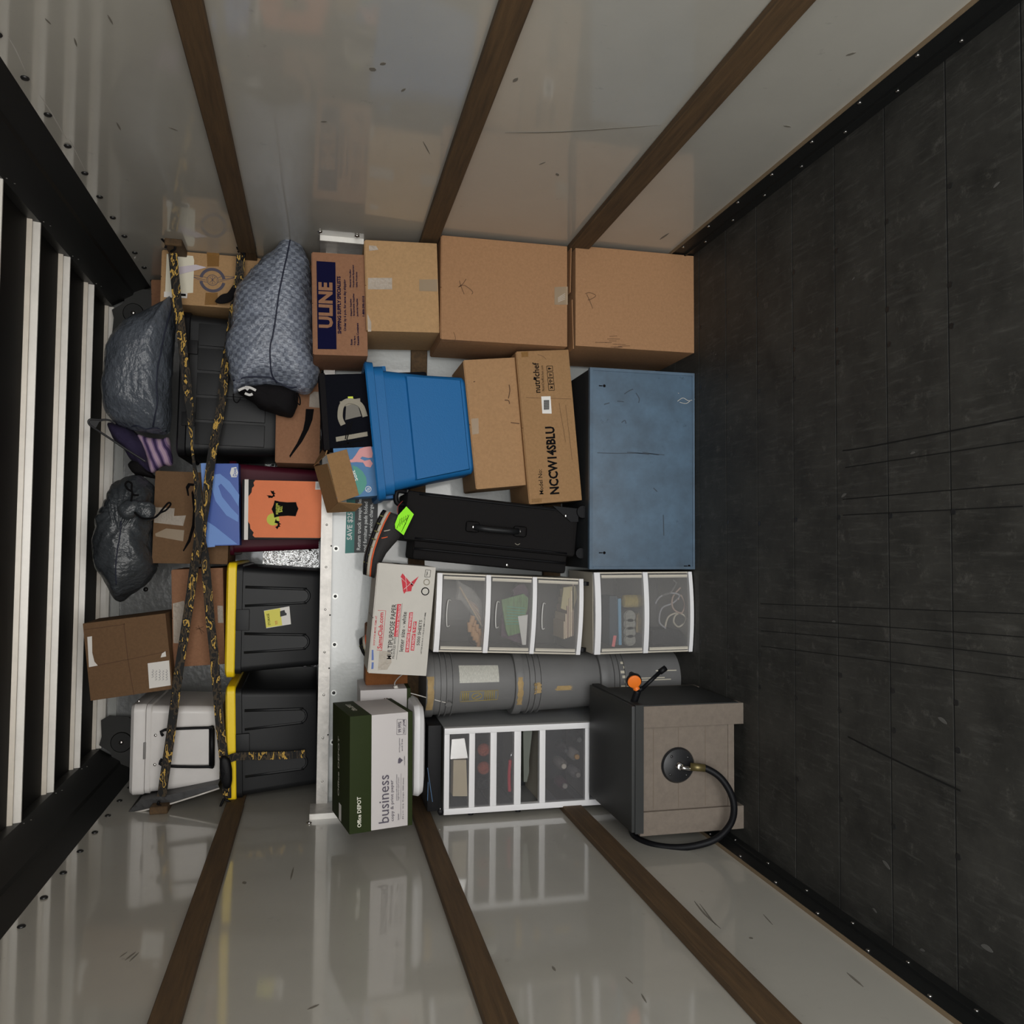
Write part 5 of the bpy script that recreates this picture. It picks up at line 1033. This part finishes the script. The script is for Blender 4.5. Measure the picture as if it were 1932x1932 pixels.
for L in ([(470, 800), (480, 720), (440, 690), (418, 650), (440, 622), (475, 640), (475, 690), (490, 740), (540, 745)], [(500, 900), (560, 950), (630, 960), (700, 940), (760, 870), (810, 815), (830, 830), (790, 880), (740, 905), (690, 945)]):
    tube('drawstring_loop', [at(u, v, kq.y-.035) for u, v in cD(L)], .004, M_ink, r, n=6).matrix_parent_inverse = inv
tube('side_seam', [on_bag(b3, *q) for q in cD([(380, 980), (370, 1100), (345, 1250), (330, 1400), (335, 1560)])], .0025, M_seam, r, n=6).matrix_parent_inverse = inv

# ---- purple clothes and a hanger between the bags
pc = blob('purple_garment', cD([(270, 90), (400, 110), (520, 180), (600, 260), (640, 420), (650, 540), (560, 480), (470, 420), (420, 330), (330, 250), (290, 170)]), 3.92, .18, mat('plum_fabric', srgb((38, 30, 60)), .9, bump=.4, bscale=60), None, .006, 18, 4, .6, 60, 20); tag(pc, 'dark purple garment on a hanger between the two grey bags', 'clothing')
def chevron():
    m = bpy.data.materials.new('chevron_fabric'); m.use_nodes = True; t = m.node_tree; b = t.nodes['Principled BSDF']; tcn = t.nodes.new('ShaderNodeTexCoord')
    mp_ = t.nodes.new('ShaderNodeMapping'); mp_.inputs['Rotation'].default_value = (0, .35, 0); wv = t.nodes.new('ShaderNodeTexWave'); wv.wave_type = 'BANDS'; wv.bands_direction = 'Z'; wv.wave_profile = 'TRI'; wv.inputs['Scale'].default_value = 9; wv.inputs['Distortion'].default_value = 3
    r_ = t.nodes.new('ShaderNodeValToRGB'); r_.color_ramp.interpolation = 'CONSTANT'; r_.color_ramp.elements[0].color = (*srgb((60, 44, 84)), 1); r_.color_ramp.elements[1].position = .3; r_.color_ramp.elements[1].color = (*srgb((128, 104, 140)), 1)
    e_ = r_.color_ramp.elements.new(.6); e_.color = (*srgb((176, 150, 170)), 1)
    t.links.new(tcn.outputs['Object'], mp_.inputs[0]); t.links.new(mp_.outputs[0], wv.inputs[0]); t.links.new(wv.outputs['Fac'], r_.inputs[0]); t.links.new(r_.outputs[0], b.inputs['Base Color']); b.inputs['Roughness'].default_value = .9; return m
pp = blob('patterned_pillow', cD([(530, 195), (640, 225), (760, 230), (815, 220), (835, 330), (850, 440), (830, 480), (760, 480), (660, 545), (620, 420), (580, 310)]), 3.90, .10, chevron(), None, .003, 20, 6, .5, 60, 18); tag(pp, 'purple chevron patterned cloth beside the charcoal chest', 'cloth')
bc = blob('black_pouch', cD([(445, 465), (520, 420), (610, 430), (650, 530), (700, 590), (600, 580), (520, 560), (480, 530)]), 3.93, .14, M_blkcloth, None, .005, 20, 9, .6, 40, 14); tag(bc, 'black cloth pouch above the tied dark bag', 'pouch')
r = thing('clothes_hanger', 'dark plastic clothes hanger sticking out towards the roof', 'hanger', at(*cD([(600, 440)])[0], 3.78)); inv = Matrix.Translation(-Vector(r.location))
tube('hanger_bar', [at(u, v, 3.78) for u, v in cD([(330, 95), (270, 62), (180, 58), (100, 55), (82, 80), (110, 118), (250, 210), (430, 330), (605, 440)])], .0045, mat('hanger_plastic', (.03, .03, .032), .35), r, n=8).matrix_parent_inverse = inv
q = [at(u, v, 3.78) for u, v in cD([(80, 55), (240, 60), (180, 75), (150, 130), (100, 112)])]; mesh('hanger_end', q+[p+Vector((0, .006, 0)) for p in q], [(0, 1, 2, 3, 4), (9, 8, 7, 6, 5)]+[(i, (i+1) % 5, 5+(i+1) % 5, 5+i) for i in range(5)], MATS['hanger_plastic'], r).matrix_parent_inverse = inv

# ---- maroon tote, orange party box, blue box, smile box in the middle
B = framed('maroon_tote', 'maroon plastic tote behind the orange party box', 'tote', [(430, 1056), (427, 868), (603, 880), (602, 1042)], 3.88, .42, roll=0); w, d, h = B.w/2, B.d/2, B.h
M_mar = mat('maroon_plastic', srgb((74, 18, 34)), .5, spec=.2)
loft('body', [(w*.86, d*.93, 0, .03), (w*.87, d*.94, .006, .03), (w*.96, d*.985, h-.03, .03)], M_mar, B.o, top=True); loft('lid', [(w, d, h-.035, .03), (w+.003, d+.003, h-.03, .03), (w+.003, d+.003, h-.006, .03), (w-.02, d-.02, h, .03)], M_mar, B.o, top=True)
B = framed('party_box', 'orange Halloween box with bats and a black sign, below the blue box', 'box', [(456, 1018), (457, 903), (607, 908), (606, 1017)], FY-.02, .12)
M_orange = mat('orange_print', srgb((228, 120, 66)), .6, var=.08, vscale=8, bump=.1, bscale=60)
body(B, M_blk, bev=.003)
cH = lambda L: [(490+x*130/1932, 900+yy*130/1932) for x, yy in L]
poly(B, cE([(395, 608), (990, 622), (1000, 640), (995, 1120), (985, 1135), (390, 1130), (370, 1110), (380, 1085), (350, 1050), (345, 1010), (325, 980), (330, 760), (360, 720), (365, 680), (385, 660), (378, 630)]), M_orange, 'orange_face')
box('white_strip', -B.w/2-.001, B.w/2+.001, -B.d/2-.0015, -B.d/2+.002, B.h-.026, B.h-.010, M_white, B.o)
circ(B, *cH([(375, 1190)])[0], .0265, mat('lime_print', srgb((192, 196, 60)), .6), 'moon_print', .0014)
poly(B, cH([(420, 655), (560, 690), (780, 712), (1020, 705), (1045, 800), (1085, 890), (1040, 1000), (1010, 1100), (780, 1085), (560, 1100), (410, 1140), (395, 1040), (335, 900), (390, 780)]), M_ink, 'sign_print', .0028)
for L in ([(300, 380), (355, 400), (405, 385), (400, 430), (450, 465), (405, 480), (430, 545), (380, 555), (350, 590), (310, 580), (250, 590), (240, 545), (195, 515), (300, 520), (350, 535), (380, 500), (335, 460)], [(460, 1160), (470, 1220), (560, 1250), (545, 1290), (605, 1315), (550, 1340), (580, 1390), (530, 1400), (490, 1470), (470, 1430), (435, 1405), (500, 1370), (510, 1310), (415, 1280), (435, 1225)]): poly(B, cH(L), M_ink, 'bat_print', .0028)
M_ly = MATS['lime_print']
text(B, "SKELETON", cH([(520, 1050)])[0], cH([(515, 740)])[0], 3.8, M_ly, .03, .0044); text(B, "SPIRIT", cH([(578, 1000)])[0], cH([(575, 790)])[0], 3.6, M_ly, .03, .0044); text(B, "BALL", cH([(636, 980)])[0], cH([(634, 815)])[0], 3.6, M_ly, .03, .0044)
M_dor = mat('dark_orange_print', srgb((150, 66, 34)), .7); strokes(B, [cH([(1290, 1660-120*k), (1290, 1560-120*k)]) for k in range(4)]+[cH([(1490, 1660-120*k), (1490, 1560-120*k)]) for k in range(4)]+[cH([(1360+s_, 1660), (1360+s_, 1250)]) for s_ in (0, 30, 200, 240, 280)], .0012, M_dor, 'fine_print')
poly(B, cH([(1555, 355), (1565, 130), (1690, 130), (1700, 355)]), M_white, 'barcode_label', .0014); strokes(B, [cH([(1590, 180+16*k), (1680, 180+16*k)]) for k in range(9)], .0006, M_ink, 'barcode', lift=.003)
B = framed('blue_box', 'blue swirl-printed box lettered Dove, leaning on the orange box', 'box', [(388, 1032), (379, 873), (453, 876), (449, 1027)], FY-.04, .10)
M_db = mat('royal_blue_print', srgb((52, 86, 168)), .5); M_lb = mat('light_blue_print', srgb((98, 140, 208)), .5); body(B, M_db, bev=.003)
for L in ([(1105, 455), (1180, 452), (1150, 820), (1160, 1215), (1150, 1220)], [(1215, 560), (1280, 550), (1370, 620), (1455, 740), (1450, 850), (1380, 740), (1290, 640), (1265, 660), (1300, 760), (1380, 860), (1448, 930), (1446, 990), (1340, 930), (1240, 800), (1205, 680)], [(1165, 985), (1235, 1030), (1360, 1130), (1440, 1192), (1240, 1198), (1165, 1120)], [(1160, 1060), (1235, 1150), (1235, 1215), (1158, 1222)]): poly(B, cD(L), M_lb, 'swirl_print', .0004*len(L) % .0011)
poly(B, cD([(1372, 545), (1385, 495), (1430, 488), (1445, 540), (1432, 582), (1385, 582)]), M_lw, 'badge', .0016); text(B, "Dove", cD([(1432, 572)])[0], cD([(1432, 500)])[0], 6, M_db, .02, .003)
B = carton('smile_box', 'brown taped shipping box with a black smile, under the tied dark bag', [(286, 1062), (296, 888), (434, 893), (431, 1065)], 3.80, .34, M_cardd)
poly(B, cD([(1055, 640), (990, 635), (968, 670), (985, 750), (1000, 752), (992, 690), (1010, 660), (1060, 665)]), M_ink, 'smile_print')
poly(B, cD([(1030, 700), (1052, 760), (1062, 900), (1050, 1040), (1010, 1170), (950, 1258), (942, 1250), (990, 1150), (1025, 1020), (1035, 880), (1020, 720)]), M_ink, 'smile_print')
for L in ([(680, 995), (690, 855), (868, 865), (860, 935), (970, 930), (945, 1025)], [(695, 1120), (690, 1095), (790, 1048), (955, 1065), (945, 1165)]): poly(B, cD(L), M_tapew if L[0][1] < 1000 else M_tape, 'tape')
B = carton('cardboard_box', 'brown carton marked K behind the crossed straps, on the centre tote', [(328, 1262), (324, 1076), (421, 1072), (424, 1252)], 3.82, .34, M_cardr)
for L in ([(900, 90), (1000, 65), (1035, 180), (1035, 340), (1030, 455), (905, 450)],): poly(B, cF(L), M_tapew, 'tape')
poly(B, cF([(1310, 265), (1305, 110), (1355, 110), (1360, 268)]), M_tapew, 'tape'); strokes(B, [cF([(1110, 330), (1180, 300)]), cF([(1130, 290), (1165, 370)]), cF([(1105, 310), (1150, 325), (1185, 355)])], .0022, M_inksoft)
B = framed('parcel_box', 'small brown parcel with torn white labels, tilted on top near the roof', 'box', [(172, 1331), (157, 1187), (312, 1156), (327, 1301)], 3.74, .26)
body(B, M_cardd, bev=.004)
strokes(B, [cF([(90, 330), (430, 285), (455, 300), (490, 600), (545, 925)]), cF([(130, 670), (490, 600), (855, 525)])], .003, M_inksoft, 'seam')
poly(B, cF([(135, 670), (120, 395), (162, 388), (165, 540), (185, 620), (215, 655)]), M_white, 'torn_label'); poly(B, cF([(788, 582), (800, 545), (832, 525), (838, 572)]), M_white, 'torn_label')
poly(B, cF([(685, 865), (670, 635), (865, 608), (880, 835)]), M_white, 'address_label')
strokes(B, [cF([(710+32*k+random.uniform(0, 6), 690+8*(k % 2)+j*24), (722+32*k, 708+j*24), (706+32*k, 716+j*24)]) for k in range(5) for j in range(4-(k == 0))], .0012, M_gtx, 'handwriting', lift=.0018)
# ---- white cooler with black handle
B = framed('cooler', 'white marine cooler with black carry handle, high on the left', 'cooler', [(244, 1500), (246, 1320), (413, 1328), (416, 1490)], 3.78, .42, roll=0); w, d, h = B.w/2, B.d/2, B.h
loft('body', [(w*.86, d*.92, 0, .03), (w*.88, d*.94, .01, .03), (w*.955, d*.985, h-.085, .03), (w*.985, d, h-.08, .03), (w*.985, d, h-.062, .03)], M_cool, B.o, top=True)
loft('lid', [(w*.985, d, h-.060, .03), (w, d+.004, h-.052, .03), (w, d+.004, h-.014, .03), (w*.97, d-.012, h, .03)], M_cool, B.o, top=True)
P = [(lp(B, *q)) for q in cF([(815, 1290), (830, 1235), (1230, 1215), (1262, 1225), (1262, 1545), (1230, 1570), (820, 1560), (805, 1500)])]
tube('carry_handle', [(x, -d-.014, z) for x, z in P], .006, M_blk, B.o, n=10, sub=3); gx = [lp(B, *q) for q in cF([(1258, 1225), (1258, 1560)])]; tube('handle_grip', [(x, -d-.014, z) for x, z in gx], .012, M_blk, B.o, n=12, sub=1)
poly(B, cF([(880, 1550), (905, 1240), (1230, 1225), (1228, 1550)]), M_cool, 'end_panel', -.012, .02)
for q in cF([(742, 1290), (735, 1558), (590, 980)]): x, z = lp(B, *q); bolt(B.o, (x, -d-.004, z), 'y', .006, M_bolt, 'screw')
x, z = lp(B, *cF([(642, 1430)])[0]); box('lid_catch', x-.035, x+.035, -d-.008, -d+.002, z-.005, z+.005, mat('catch_grey', srgb((120, 118, 116)), .5), B.o, bev=.002)
cI = lambda L: cr(0, 1350, L, 500/1932)
q = [at(u, v, 3.72) for u, v in cI([(920, 718), (1010, 625), (1590, 502), (1600, 528), (1250, 640)])]; n = 5
o = mesh('folded_panel', q+[p+Vector((.01, .30, -.01)) for p in q], [tuple(range(n)), tuple(range(2*n-1, n-1, -1))]+[(i, (i+1) % n, n+(i+1) % n, n+i) for i in range(n)], mat('dark_panel', (.010, .009, .009), .45, bump=.2, bscale=20), None)
rt = thing('folded_panel', 'glossy dark folded panel slipped under the cooler against the left wall', 'panel', q[0]); o.name = 'panel_sheet'; o.parent = rt; o.matrix_parent_inverse = Matrix.Translation(-q[0])
tube('metal_edge', [p+Vector((0, -.004, 0)) for p in (q[0], q[4], q[3])], .004, M_metal, rt, n=6, sub=2).matrix_parent_inverse = Matrix.Translation(-q[0])

# ---- camouflage ratchet straps hooked to the wall rails
def camo():
    m = bpy.data.materials.new('camouflage_webbing'); m.use_nodes = True; t = m.node_tree; b = t.nodes['Principled BSDF']; tcn = t.nodes.new('ShaderNodeTexCoord'); n = t.nodes.new('ShaderNodeTexNoise'); mp_ = t.nodes.new('ShaderNodeMapping'); mp_.inputs['Scale'].default_value = (16, 20, 44); mp_.inputs['Rotation'].default_value = (0, .25, 0)
    n.inputs['Scale'].default_value = 1; n.inputs['Detail'].default_value = 3; t.links.new(tcn.outputs['Object'], mp_.inputs[0]); t.links.new(mp_.outputs[0], n.inputs[0])
    r_ = t.nodes.new('ShaderNodeValToRGB'); r_.color_ramp.interpolation = 'CONSTANT'; E_ = r_.color_ramp.elements; E_[0].color = (.008, .0075, .007, 1); E_[1].position = .44; E_[1].color = (*srgb((66, 54, 38)), 1)
    for p_, c_ in ((.50, (14, 13, 11)), (.57, (192, 154, 72)), (.62, (40, 34, 27)), (.70, (150, 124, 70))): e_ = E_.new(p_); e_.color = (*srgb(c_), 1)
    t.links.new(n.outputs['Fac'], r_.inputs[0]); t.links.new(r_.outputs[0], b.inputs['Base Color']); b.inputs['Roughness'].default_value = .8; return m
M_camo = camo()
def strap(label, pts, hooks, twist=None, widths=None):
    P = [at(u, v, Y_) for u, v, Y_ in pts]; r = thing('cargo_strap', label, 'strap', P[0], group='camouflage ratchet straps'); inv = Matrix.Translation(-P[0])
    ribbon('webbing', P, .036, .003, M_camo, r, sub=5, twist=twist, widths=widths).matrix_parent_inverse = inv
    for L in hooks: tube('hook', [at(u, v, Y_) for u, v, Y_ in L], .005, M_blk, r, n=8).matrix_parent_inverse = inv
    return r, inv
tw = lambda f: 1.15*math.exp(-((f-.36)/.05)**2)
strap('upper camouflage strap running across the parcel, chest and cooler', [(326, 478, 3.70), (334, 565, 3.68), (340, 606, 3.67), (346, 668, 3.66), (352, 720, 3.66), (358, 772, 3.66), (362, 842, 3.66), (373, 925, 3.62), (376, 987, 3.62), (373, 1028, 3.64), (365, 1080, 3.68), (358, 1132, 3.70), (349, 1192, 3.70), (339, 1255, 3.69), (332, 1306, 3.69), (323, 1379, 3.69), (314, 1441, 3.69), (305, 1503, 3.70)],
      [[(306, 440, 3.70), (305, 450, 3.68), (316, 460, 3.67), (328, 462, 3.67), (330, 470, 3.68), (322, 475, 3.69)], [(312, 468, 3.68), (316, 458, 3.67), (326, 456, 3.68), (331, 466, 3.69)], [(300, 1512, 3.7), (292, 1528, 3.7), (282, 1540, 3.7), (278, 1548, 3.7)], [(298, 1518, 3.69), (304, 1522, 3.68), (300, 1530, 3.68), (293, 1524, 3.69)]], widths=lambda f: 1-.75*math.exp(-((f-.355)/.055)**2))
r, inv = strap('lower camouflage strap running over the chest and the black totes', [(454, 482, 3.72), (452, 519, 3.74), (445, 560, 3.765), (436, 620, 3.775), (426, 689, 3.74), (421, 726, 3.73), (416, 772, 3.71), (409, 813, 3.70), (401, 852, 3.68), (394, 904, 3.66), (388, 950, 3.65), (382, 987, 3.64), (380, 1018, 3.65), (386, 1049, 3.68), (391, 1101, 3.70), (397, 1172, 3.70), (404, 1234, 3.70), (407, 1275, 3.70), (411, 1317, 3.70), (415, 1368, 3.70), (421, 1420, 3.70), (427, 1470, 3.70), (428, 1506, 3.72)],
      [[(446, 455, 3.71), (448, 468, 3.70), (455, 475, 3.70), (461, 482, 3.71), (456, 490, 3.71)], [(449, 475, 3.71), (458, 472, 3.70), (462, 480, 3.71)], [(428, 1500, 3.72), (420, 1512, 3.72), (414, 1530, 3.72), (416, 1545, 3.72)], [(424, 1508, 3.71), (434, 1514, 3.71), (430, 1524, 3.71)]])
cb = blob('cam_buckle', [(415, 1430), (430, 1428), (437, 1445), (437, 1480), (425, 1488), (417, 1470)], 3.69, .035, M_blk, r, .002, 40, 1, .4, 30, 10); cb.matrix_parent_inverse = inv
cb = blob('strap_end_pad', cB([(1235, 720), (1290, 660), (1350, 640), (1410, 560), (1480, 545), (1470, 600), (1420, 660), (1380, 720), (1290, 740)]), 3.765, .02, M_blkcloth, r, .002, 40, 1, .5, 40, 10); cb.matrix_parent_inverse = inv
ribbon('loose_tail', [at(u, v, Y_) for u, v, Y_ in ((432, 1432, 3.69), (450, 1427, 3.705), (500, 1426, 3.715), (540, 1425, 3.72), (576, 1422, 3.725))], .033, .003, M_camo, r).matrix_parent_inverse = inv
